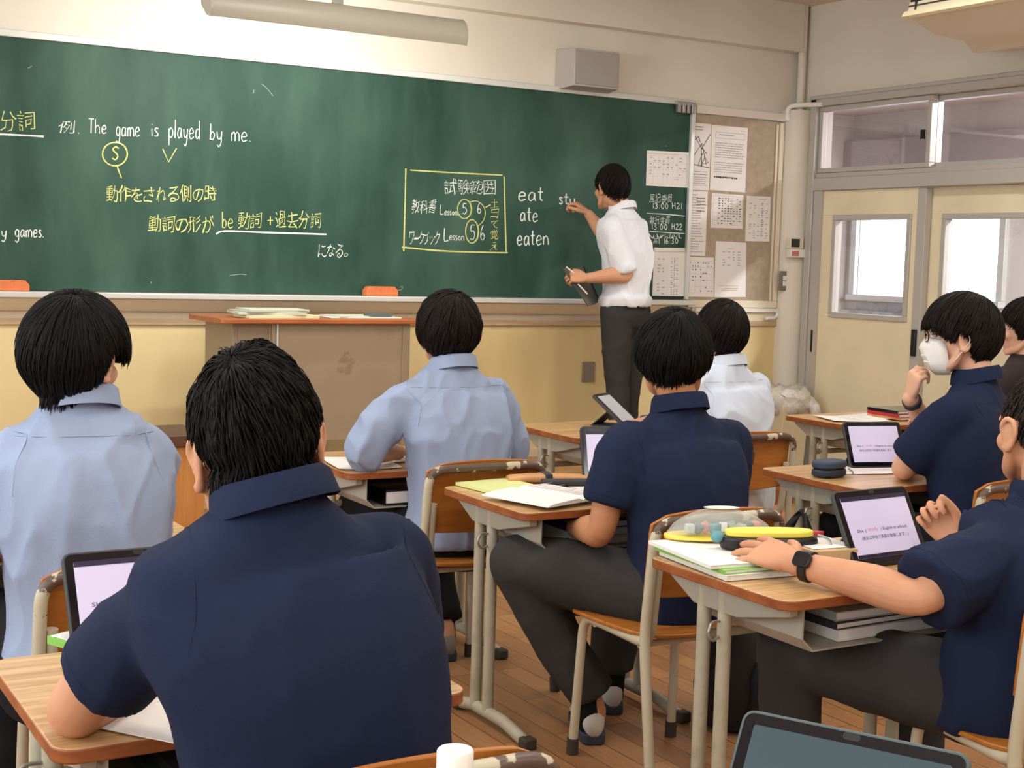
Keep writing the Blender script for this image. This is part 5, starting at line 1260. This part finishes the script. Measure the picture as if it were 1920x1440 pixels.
# books and paper: helper for one bound book
M['green'] = mat('green_cover', (132, 190, 84), .5); M['yel'] = mat('yellow_cover', (232, 208, 84), .5); M['lime'] = mat('pale_lime_cover', (214, 222, 150), .5); M['navyc'] = mat('navy_cover', (34, 42, 62), .55); M['red'] = mat('red_cover', (176, 34, 44), .4); M['kraft'] = mat('kraft_board', (206, 178, 136), .7)
def book(loc, w_, d_, h_, rz, cover, label, group=None, cat='book', name='book', pages='paper'):
    e = empty(name, loc, label, cat, group, rz)
    m = MB(); m.box(-w_ / 2, w_ / 2, -d_ / 2, d_ / 2, 0, h_ * .12).box(-w_ / 2, w_ / 2, -d_ / 2, d_ / 2, h_ * .88, h_).box(-w_ / 2, -w_ / 2 + .002, -d_ / 2, d_ / 2, h_ * .12, h_ * .88)
    m.build('cover', M[cover], e); MB().box(-w_ / 2 + .002, w_ / 2 - .003, -d_ / 2 + .003, d_ / 2 - .003, h_ * .121, h_ * .879).build('pages', M[pages], e); return e
def sheet_on(loc, w_, d_, rz, label, name='paper_sheet', cat='paper', m='paper', lines_=0, curl=0.0, group=None):
    mb = MB(); nx = 8; rings = []
    P0, P1 = [], []
    for i in range(nx + 1):
        u = i / nx; x = -w_ / 2 + w_ * u; z = curl * (2 * u - 1) ** 2
        P0.append((x, z))
    vs = [V((x, y, z + t)) for t in (.0, .0012) for y in (-d_ / 2, d_ / 2) for x, z in P0]
    n = nx + 1; f = []
    for i in range(nx):
        f += [(i, i + n, i + n + 1, i + 1), (2 * n + i, 2 * n + i + 1, 3 * n + i + 1, 3 * n + i), (i, i + 1, 2 * n + i + 1, 2 * n + i), (n + i, 3 * n + i, 3 * n + i + 1, n + i + 1)]
    f += [(0, 2 * n, 3 * n, n), (nx, n + nx, 3 * n + nx, 2 * n + nx)]
    mb.add(vs, f); o = mb.build(name, M[m], None, fixn=True); o.location = loc; o.rotation_euler = (0, 0, rz); tag(o, label, cat, group)
    if lines_:
        t = MB()
        for k in range(lines_):
            y = d_ / 2 - d_ * (.12 + .76 * k / lines_)
            t.add([(-w_ * .4, y, .0016), (w_ * rnd.uniform(.1, .4), y, .0016), (w_ * .3, y + .004, .0016), (-w_ * .4, y + .004, .0016)], [(0, 1, 2, 3)])
        t.build('print', M['inkl'], o)
    return o
# centre desk
book((2.10, -3.45, ZD), .19, .25, .009, .12, 'lime', 'yellow green workbook under the open notebook on the centre desk'); 
nbo = empty('open_notebook', (2.125, -3.655, ZD + .0095), 'open white notebook lying across the centre desk', 'notebook', None, .30)
for sx in (-1, 1):
    m = MB(); rings = []
    for i in range(9):
        u = i / 8; x = sx * (.002 + .148 * u); z = .010 * (1 - u) ** .5 * (1 if u > 0 else .4) + .003
        rings.append([(x, -.125, 0.0), (x, .125, 0.0), (x, .125, z), (x, -.125, z)])
    m.loft(rings); m.build('page_block', M['paper'], nbo, smooth=40, fixn=True)
t = MB()
for k in range(12): t.box(.02, .125 - .03 * (k % 3), .1 - k * .017, .1025 - k * .017, .0138, .0142)
t.build('print', M['inkl'], nbo)
M['tan'] = mat('tan_leather', (206, 152, 100), .5, var=.12, vscale=20)
tc_ = empty('pencil_case', (2.285, -3.385, ZD), 'tan leather roll pencil case with dark strap on the centre desk', 'pencil case', None, -.32)
m = MB(); m.loft([sring(V((x, 0, h_ * .5 + .001)), .03, h_ * .5, V((0, 1, 0)), V((0, 0, 1)), 3, 16) for x, h_ in ((-.125, .016), (-.115, .022), (-.05, .026), (.05, .026), (.11, .023), (.125, .016))]); m.build('leather_body', M['tan'], tc_, smooth=50, fixn=True)
m = MB(); m.loft([[V((x, 0, 0)) + V(p) for p in ((0, .036, .003), (0, -.036, .003), (0, -.034, .030), (0, .034, .030))] for x in (-.012, .010)]); m.build('strap', M['inkd'], tc_, bevel=.003, fixn=True)
m = MB(); m.prism([(.10, -.03), (.17, -.015), (.15, .02), (.10, .03)], .012, .018); m.build('flap', M['tan'], tc_, bevel=.001)
pc = empty('pencil_case', (2.325, -3.475, ZD), 'slim black zip case lying before the tan leather case', 'pencil case', None, -.30)
m = MB(); m.loft([sring(V((x, 0, .011)), w_, .0105, V((0, 1, 0)), V((0, 0, 1)), 3, 16) for x, w_ in ((-.10, .018), (-.095, .024), (.09, .024), (.10, .018))]); m.build('zip_body', M['inkd'], pc, smooth=50, fixn=True)
MB().tube([(.095, -.015, .022), (.12, -.02, .015), (.128, -.012, .006)], .003, 6).build('zip_pull', M['steel'], pc)
sheet_on((2.42, -3.60, ZD + .0006), .21, .26, .15, 'white printed worksheet at the right of the open notebook', lines_=9, name='worksheet')
# books inside the trays
def tray_books(x, y, items, place):
    z = .5505
    for k, (w_, d_, h_, cv, dx, dy, rz, lb) in enumerate(items):
        book((x + dx, y + dy, z), w_, d_, h_, rz, cv, lb % place, 'books in the tray of %s' % place); z += h_ + .0006
tray_books(2.26, -3.575, [(.26, .24, .018, 'paper', .02, -.06, 0, 'white bound book at the bottom of the tray of %s'), (.25, .23, .022, 'pgrey', .01, -.05, .04, 'grey bound book in the middle of the tray of %s'), (.30, .22, .020, 'navyc', .03, -.05, -.03, 'dark bound book on top in the tray of %s')], 'the centre desk')
tray_books(2.25, -4.64, [(.30, .24, .024, 'paper', .03, -.07, 0, 'thick white book at the bottom of the tray of %s'), (.29, .24, .014, 'inkd', .02, -.06, .03, 'dark thin book in the middle of the tray of %s'), (.28, .23, .020, 'pgrey', .03, -.06, -.02, 'pale grey book on top in the tray of %s')], 'the desk under the wristwatch')
tray_books(.742, -4.885, [(.30, .24, .018, 'slate', .0, -.07, 0, 'slate book at the bottom of the tray of %s'), (.29, .23, .018, 'inkd', .01, -.07, .03, 'dark book on top in the tray of %s')], 'the front left desk')
tray_books(2.105, -2.77, [(.34, .26, .05, 'bezel', .0, -.07, 0, 'black thick folder filling the tray of %s')], 'the desk before the lectern')
# desk of the student with the watch
book((2.055, -4.555, ZD), .215, .285, .012, -.10, 'white', 'white textbook at the bottom of the pile at the left edge of the pouch desk', 'books under the clear pouch'); book((2.05, -4.545, ZD + .0125), .215, .28, .009, -.06, 'green', 'green and white workbook in the middle of the pile below the clear pouch', 'books under the clear pouch'); book((2.04, -4.53, ZD + .022), .22, .28, .008, -.13, 'paper', 'white notebook on top of the pile below the clear pouch', 'books under the clear pouch')
zp = ZD + .0305
M['vinyl'] = glass_mat('clear_vinyl', (.92, .96, .96, 1), .02, .35, milk=.22, edge=.25)
po = empty('clear_pouch', (2.125, -4.425, zp), 'bulging clear vinyl pouch with yellow base on the book pile', 'pouch', None, -.38)
m = MB(); rings = []
for i in range(13):
    u = i / 12; x = -.135 + .27 * u; k = max(.02, math.sin(PI * min(1, max(0, u)))) ** .55
    rings.append([V((x, .062 * k * math.cos(a), .004 + (.070 * k) * (.5 + .5 * math.sin(a)))) for a in np.linspace(0, 2 * PI, 20, endpoint=False)])
m.loft(rings); m.build('vinyl_shell', M['vinyl'], po, smooth=180)
m = MB(); m.loft([[V((x, .066 * k * math.cos(a), .007 + .007 * math.sin(a))) for a in np.linspace(0, 2 * PI, 20, endpoint=False)] for x, k in ((-.137, .15), (-.12, .62), (-.06, .95), (0, 1), (.06, .95), (.12, .62), (.137, .15))]); m.build('yellow_base', M['yel'], po, smooth=180, fixn=True)
m = MB(); m.ball((0, -.0, .0755), .045, .022, .0015, 20, 6); m.build('round_emblem', M['white'], po)
cols = [M['pgrey'], M['slate'], mat('coral_plastic', (214, 130, 120), .5), mat('teal_plastic', (92, 150, 160), .5), M['paper'], mat('sage_plastic', (150, 170, 150), .5)]
for k in range(9):
    x = -.085 + .021 * k; mm = MB(); c = V((x, -.03 + .008 * (k % 3), .030)); mm.box(-.010, .010, -.012, .012, -.011, .011, Matrix.Translation(c) @ Matrix.Rotation(k * .7, 4, 'Z') @ Matrix.Rotation(k * .5, 4, 'X')); mm.build('pouch_content', cols[k % 6], po, bevel=.003)
yc = empty('pencil_case', (2.150, -4.570, zp + .001), 'black pencil case with bright yellow top under the hand with the watch', 'pencil case', None, -.42)
def lobes(hx, hy, n=28, ex=2.6): return [(p.x, p.y) for p in sring(V((0, 0, 0)), hx, hy, V((1, 0, 0)), V((0, 1, 0)), ex, n)]
MB().prism(lobes(.115, .040), 0, .031).build('black_body', M['black'], yc, bevel=.008, fixn=True); MB().prism(lobes(.104, .033), .0305, .046).build('yellow_top', mat('bright_yellow', (238, 222, 92), .5), yc, bevel=.004, fixn=True)
MB().tube(fillet([(.112, -.01, .035), (.135, -.02, .03), (.14, -.028, .012)], .01), .003, 6).build('zip_pull', M['steel'], yc)
pp = MB(); pp.ball((-.122, .0, .028), .016, .014, .014, 12, 8); pp.build('teal_charm', cols[3], yc, smooth=180)
bxk = MB().box(-.062, .062, -.125, .125, 0, .045).build('kraft_box', M['kraft'], None, bevel=.003); bxk.location = (2.262, -4.565, ZD); bxk.rotation_euler = (0, 0, -.12); tag(bxk, 'low kraft cardboard box under white paper beside the lit tablet', 'box')
sheet_on((2.266, -4.58, ZD + .0462), .118, .20, -.12, 'white memo pad page on the kraft box', name='memo_sheet')
rp = empty('correction_pen', (2.285, -4.55, ZD + .0478), 'red two-ended correction pen lying on the white memo page', 'pen', None, -.75)
MB().loft([sring(V((x, 0, .0075)), w_, .0068, V((0, 1, 0)), V((0, 0, 1)), 2.2, 12) for x, w_ in ((-.038, .004), (-.034, .008), (-.018, .009), (-.008, .006))]).build('red_end', M['red'], rp, smooth=60, fixn=True)
MB().loft([sring(V((x, 0, .0075)), w_, .0068, V((0, 1, 0)), V((0, 0, 1)), 2.2, 12) for x, w_ in ((.008, .006), (.018, .009), (.034, .008), (.038, .004))]).build('red_end', M['red'], rp, smooth=60, fixn=True)
MB().tube([(-.009, 0, .0075), (.009, 0, .0075)], .0052, 10).build('clear_middle', M['vinyl'], rp)
# desk of the masked student
nc = empty('pencil_case', (3.245, -3.60, ZD), 'navy double zip pencil case on the desk of the masked student', 'pencil case', None, .15)
for k in (0, 1):
    MB().prism(lobes(.065, .042), .001 + k * .027, .026 + k * .027).build('zip_half', M['navyc'] if k == 0 else mat('slate_blue_cloth', (54, 68, 88), .7), nc, bevel=.007, fixn=True)
MB().tube([(.05, -.038, .026), (.058, -.05, .018), (.06, -.052, .008)], .003, 6).build('zip_pull', M['steel'], nc)
sheet_on((3.50, -3.53, ZD + .0003), .30, .21, -.25, 'white sheets under the tablet of the masked student', lines_=5, name='worksheet')
# rearmost desk
sheet_on((4.60, -2.30, ZD + .0003), .28, .22, -.3, 'white papers spread on the rearmost desk by the doors', lines_=6, name='worksheet', curl=.004); sheet_on((4.74, -2.27, ZD + .002), .26, .20, .2, 'second white paper on the rearmost desk, nearer the folders', lines_=5, name='worksheet')
z = ZD + .0035
for cv, h_, rz, lb in (('tan', .010, .05, 'brown folder at the bottom of the stack on the rearmost desk'), ('red', .016, .0, 'red folder in the middle of the stack on the rearmost desk'), ('bezel', .014, -.04, 'black folder on top of the stack on the rearmost desk')):
    book((4.885, -2.33, z), .24, .20, h_, rz, cv, lb, 'folders stacked on the rearmost desk', 'folder', 'folder'); z += h_ + .0005
# desk before the lectern, desk of the front left student, desk nearest the teacher
sheet_on((1.905, -2.83, ZD + .0003), .21, .27, -.15, 'white printed papers at the left end of the desk before the lectern', lines_=8, name='worksheet', curl=.004); sheet_on((2.11, -2.72, ZD + .0003), .20, .26, .05, 'white sheet on the desk before the lectern, right of the rolled sleeve', lines_=6, name='worksheet')
book((.640, -4.655, ZD), .15, .21, .014, .45, 'green', 'green edged white booklet behind the tablet of the large navy student', pages='paper'); sheet_on((.643, -4.657, ZD + .0146), .15, .20, .45, 'white cover sheet on the green edged booklet', name='cover_sheet')
sheet_on((.615, -5.055, ZD + .0003), .20, .27, .62, 'blank white sheet hanging over the edge of the front left desk', name='paper_sheet')
dp = MB().prism(lobes(.07, .03, 20), 0, .05).build('pencil_case', mat('teal_blue_cloth', (48, 70, 86), .7), None, bevel=.01, fixn=True); dp.location = (3.50, -2.28, ZD); tag(dp, 'dark teal pencil case behind the shoulder of the navy student at the centre', 'pencil case')
# bags
M['bagb'] = mat('black_nylon', (16, 15, 18), .7, var=.3, vscale=20, bump=.2, bscale=60)
def tote(x, y, zt, w_, h_, label, hook, rz=0.0):
    e = empty('tote_bag', (x, y, zt - h_), label, 'bag', None, rz)
    mb = MB(); rings = []
    for t, k, dpt in ((0, .8, .03), (.05, .92, .055), (.4, 1, .065), (.8, .96, .05), (.97, .90, .03), (1, .86, .016)): rings.append([V((p.x, p.y, h_ * t)) for p in sring(V((0, 0, 0)), w_ / 2 * k, dpt, V((0, 1, 0)), V((1, 0, 0)), 2.8, 22)])
    mb.loft(rings); mb.build('bag_body', M['bagb'], e, smooth=50, fixn=True)
    hk = V(hook) - V((x, y, zt - h_))
    for sx in (-.018, .018):
        mb = MB(); mb.tube([V(p) for p in catmull([(sx, -w_ * .28, h_ - .01), (sx * .6, -w_ * .16, h_ + (hk.z - h_) * .55), (hk.x, hk.y - .012, hk.z), (hk.x, hk.y + .012, hk.z), (sx * .6, w_ * .16, h_ + (hk.z - h_) * .55), (sx, w_ * .28, h_ - .01)], 5)], .011, 8, flat=.35); mb.build('handle', M['bagb'], e, smooth=60)
    return e
tote(3.125, -3.60, .435, .30, .26, 'black tote bag hanging by its handles from the desk of the masked student', (3.145, -3.588, .548))
tote(.395, -4.88, .50, .24, .30, 'black cloth bag hanging at the left end of the front left desk', (.417, -4.873, .548))
tote(2.36, -3.40, .49, .26, .24, 'black bag hanging under the centre desk behind the grey trousered knee', (2.36, -3.49, .51), PI / 2)
bp_ = empty('backpack', (2.70, -3.86, 0), 'black backpack standing on the floor beside the chair of the centre student', 'backpack', None, .3)
mb = MB(); mb.loft([[V((p.x, p.y, z)) for p in sring(V((0, 0, 0)), w_, d_, V((1, 0, 0)), V((0, 1, 0)), 3, 24)] for z, w_, d_ in ((.002, .13, .08), (.02, .155, .10), (.12, .165, .115), (.28, .16, .105), (.38, .13, .08), (.42, .07, .04))]); mb.build('pack_body', M['bagb'], bp_, smooth=50, fixn=True)
mb = MB(); mb.loft([[V((p.x, p.y - .105, z)) for p in sring(V((0, 0, 0)), w_, d_, V((1, 0, 0)), V((0, 1, 0)), 3, 20)] for z, w_, d_ in ((.03, .10, .02), (.05, .12, .035), (.18, .12, .035), (.22, .10, .02))]); mb.build('front_pocket', M['bagb'], bp_, smooth=50, fixn=True)
mb = MB(); mb.tube([V(p) for p in catmull([(.12, -.10, .34), (.15, -.13, .26), (.155, -.135, .18), (.14, -.13, .10)], 4)], .008, 8, flat=.4); mb.build('webbing_strap', M['paper'], bp_, smooth=60)
mb = MB(); mb.tube([V(p) for p in catmull([(-.04, .0, .41), (-.03, .0, .46), (.03, .0, .46), (.04, .0, .41)], 4)], .009, 8); mb.build('grab_handle', M['bagb'], bp_, smooth=60)
# ------------------------------------------------------------------ worn and held things
def loc_(o, org, F, hc, hs): return lambda x, y, z: hc + F @ V((x, y, z)) * hs - org
r_, org, FH, hc, hs = PEOPLE['P7']; h3 = loc_(r_, org, FH, hc, hs)
mb = MB(); rows = []
prof_ = ((.004, .104, .052, .050), (-.010, .121, .062, .046), (-.024, .1275, .066, .042), (-.045, .120, .068, .040), (-.048, .123, .068, .040), (-.066, .113, .066, .038), (-.069, .116, .066, .038), (-.090, .104, .060, .036), (-.112, .082, .046, .034))
for z, yf, hw_, ye in prof_:
    rows.append([h3(hw_ * math.sin(t), ye + (yf - ye) * max(0, math.cos(t)) ** .75, z) for t in np.linspace(-PI / 2, PI / 2, 21)])
n = 21
vs = [p for r in rows for p in r]; fs = [(i * n + j, i * n + j + 1, (i + 1) * n + j + 1, (i + 1) * n + j) for i in range(len(rows) - 1) for j in range(n - 1)]
mk = MB().add(vs, fs).build('face_mask', mat('white_mask_cloth', (226, 224, 220), .8, bump=.1, bscale=300), r_, smooth=50); sd_ = mk.modifiers.new('thickness', 'SOLIDIFY'); sd_.thickness = .0025
for sx in (-1, 1):
    mb = MB(); mb.tube([V(p) for p in catmull([h3(sx * .064, .050, -.004), h3(sx * .080, .022, .010), h3(sx * .090, -.012, .022), h3(sx * .092, -.028, -.004), h3(sx * .086, -.008, -.034), h3(sx * .080, .014, -.060), h3(sx * .058, .036, -.088)], 5)], .0018, 6); mb.build('mask_strap', M['white'], r_, smooth=60)
gl = MB(); F3 = FH @ V((0, 1, 0))
for sx in (-1, 1):
    ring = [h3(sx * (.033 + .026 * math.copysign(abs(math.cos(a)) ** .7, math.cos(a))), .1045 - .010 * max(0, math.cos(a)), .012 + .017 * math.copysign(abs(math.sin(a)) ** .7, math.sin(a))) for a in np.linspace(0, 2 * PI, 24, endpoint=False)]
    gl.tube(ring, .0021, 6, closed=True, up=F3); gl.tube([h3(sx * .060, .086, .018), h3(sx * .074, .055, .018), h3(sx * .080, .0, .016), h3(sx * .079, -.02, .004)], .0016, 6)
gl.tube([h3(-.008, .100, .014), h3(0, .103, .017), h3(.008, .100, .014)], .0016, 6); gl.build('glasses', mat('dark_glasses_frame', (26, 28, 40), .25), r_, smooth=60)
def wristband(root, org, w_, e_, r, mband, face=None, back=None, name='wristwatch', off=.03, width=.022):
    w_, e_ = V(w_), V(e_); d = (e_ - w_).normalized(); c = w_ + d * off; P = [c + d * x for x in (-width / 2, -width / 2 + .002, width / 2 - .002, width / 2)]
    mb = MB(); mb.tube([p - org for p in P], [r, r + .003, r + .003, r], 20); o = mb.build(name, mband, root, smooth=50)
    if face:
        n_ = V(back); n_ = (n_ - d * n_.dot(d)).normalized(); t_ = d.cross(n_); mb = MB(); C_ = c + n_ * (r + .004) - org
        MM = Matrix(((t_.x, d.x, n_.x, C_.x), (t_.y, d.y, n_.y, C_.y), (t_.z, d.z, n_.z, C_.z), (0, 0, 0, 1)))
        mb.prism(rrect(.034, .040, .009, 4), -.005, .006, MM); f_ = mb.build('watch_case', M['bezel'], o, bevel=.002, fixn=True)
    return o
r_, org = PEOPLE['P9'][:2]
wristband(r_, org, (2.064, -4.755, .714), (2.150, -5.035, .692), .0315, M['black'], True, (-.80, -.30, .55), off=.034)
r_, org = PEOPLE['P7'][:2]
wristband(r_, org, (3.515, -3.68, .930), (3.75, -3.60, .745), .029, M['inkd'], None, off=.02)
# teacher: file with pens in the left hand, chalk in the right
fl = empty('clip_file', (4.33, -.47, 1.14), 'dark grey clip file with pens held against the teacher at his left side', 'file')
a_, b_, c_, d_ = aty(1057, 503, -.47), aty(1094, 500, -.36), aty(1125, 566, -.36), aty(1104, 574, -.50)
pts = [a_, b_, c_, d_]; n = (b_ - a_).cross(d_ - a_).normalized() * .008
MB().add([p - fl.location for p in pts] + [p + n - fl.location for p in pts], [(0, 1, 2, 3), (7, 6, 5, 4), (0, 4, 5, 1), (1, 5, 6, 2), (2, 6, 7, 3), (3, 7, 4, 0)]).build('file_cover', mat('olive_grey_cover', (84, 82, 72), .5), fl, bevel=.002, fixn=True)
k_ = MB(); k_.tube([b_ + n * .5 - fl.location, c_ + n * .5 - fl.location], .008, 8); k_.build('black_spine', M['black'], fl)
for p0, p1, lb in (((1062, 501), (1076, 512), 'upper white pen sticking out of the teacher hand over the file'), ((1084, 533), (1101, 551), 'lower white pen lying on the dark clip file of the teacher')):
    q0, q1 = aty(p0[0], p0[1], -.50), aty(p1[0], p1[1], -.50); c = (q0 + q1) / 2
    o = MB().tube([q0 - c, q1 - c], .0048, 10).build('white_pen', M['white'], None, smooth=60); o.location = c; tag(o, lb, 'pen', 'pens with the clip file')
q0, q1 = V((4.493, -.004, 1.690)), V((4.497, -.075, 1.680)); c = (q0 + q1) / 2
o = MB().tube([q0 - c, q1 - c], [.0045, .0052], 10).build('chalk_stick', M['ckw'], None, smooth=60); o.location = c; tag(o, 'white chalk stick in the raised writing hand of the teacher', 'chalk')

r_, org = PEOPLE['T'][:2]
mb = MB(); mb.loft([sring(V((4.625, -.44, z)) - org, .166, .118, frame(.30).col[0], frame(.30).col[1], 2.3, 32) for z in (1.122, 1.156)], cap=True); mb.build('belt', M['black'], r_, smooth=50)
pass
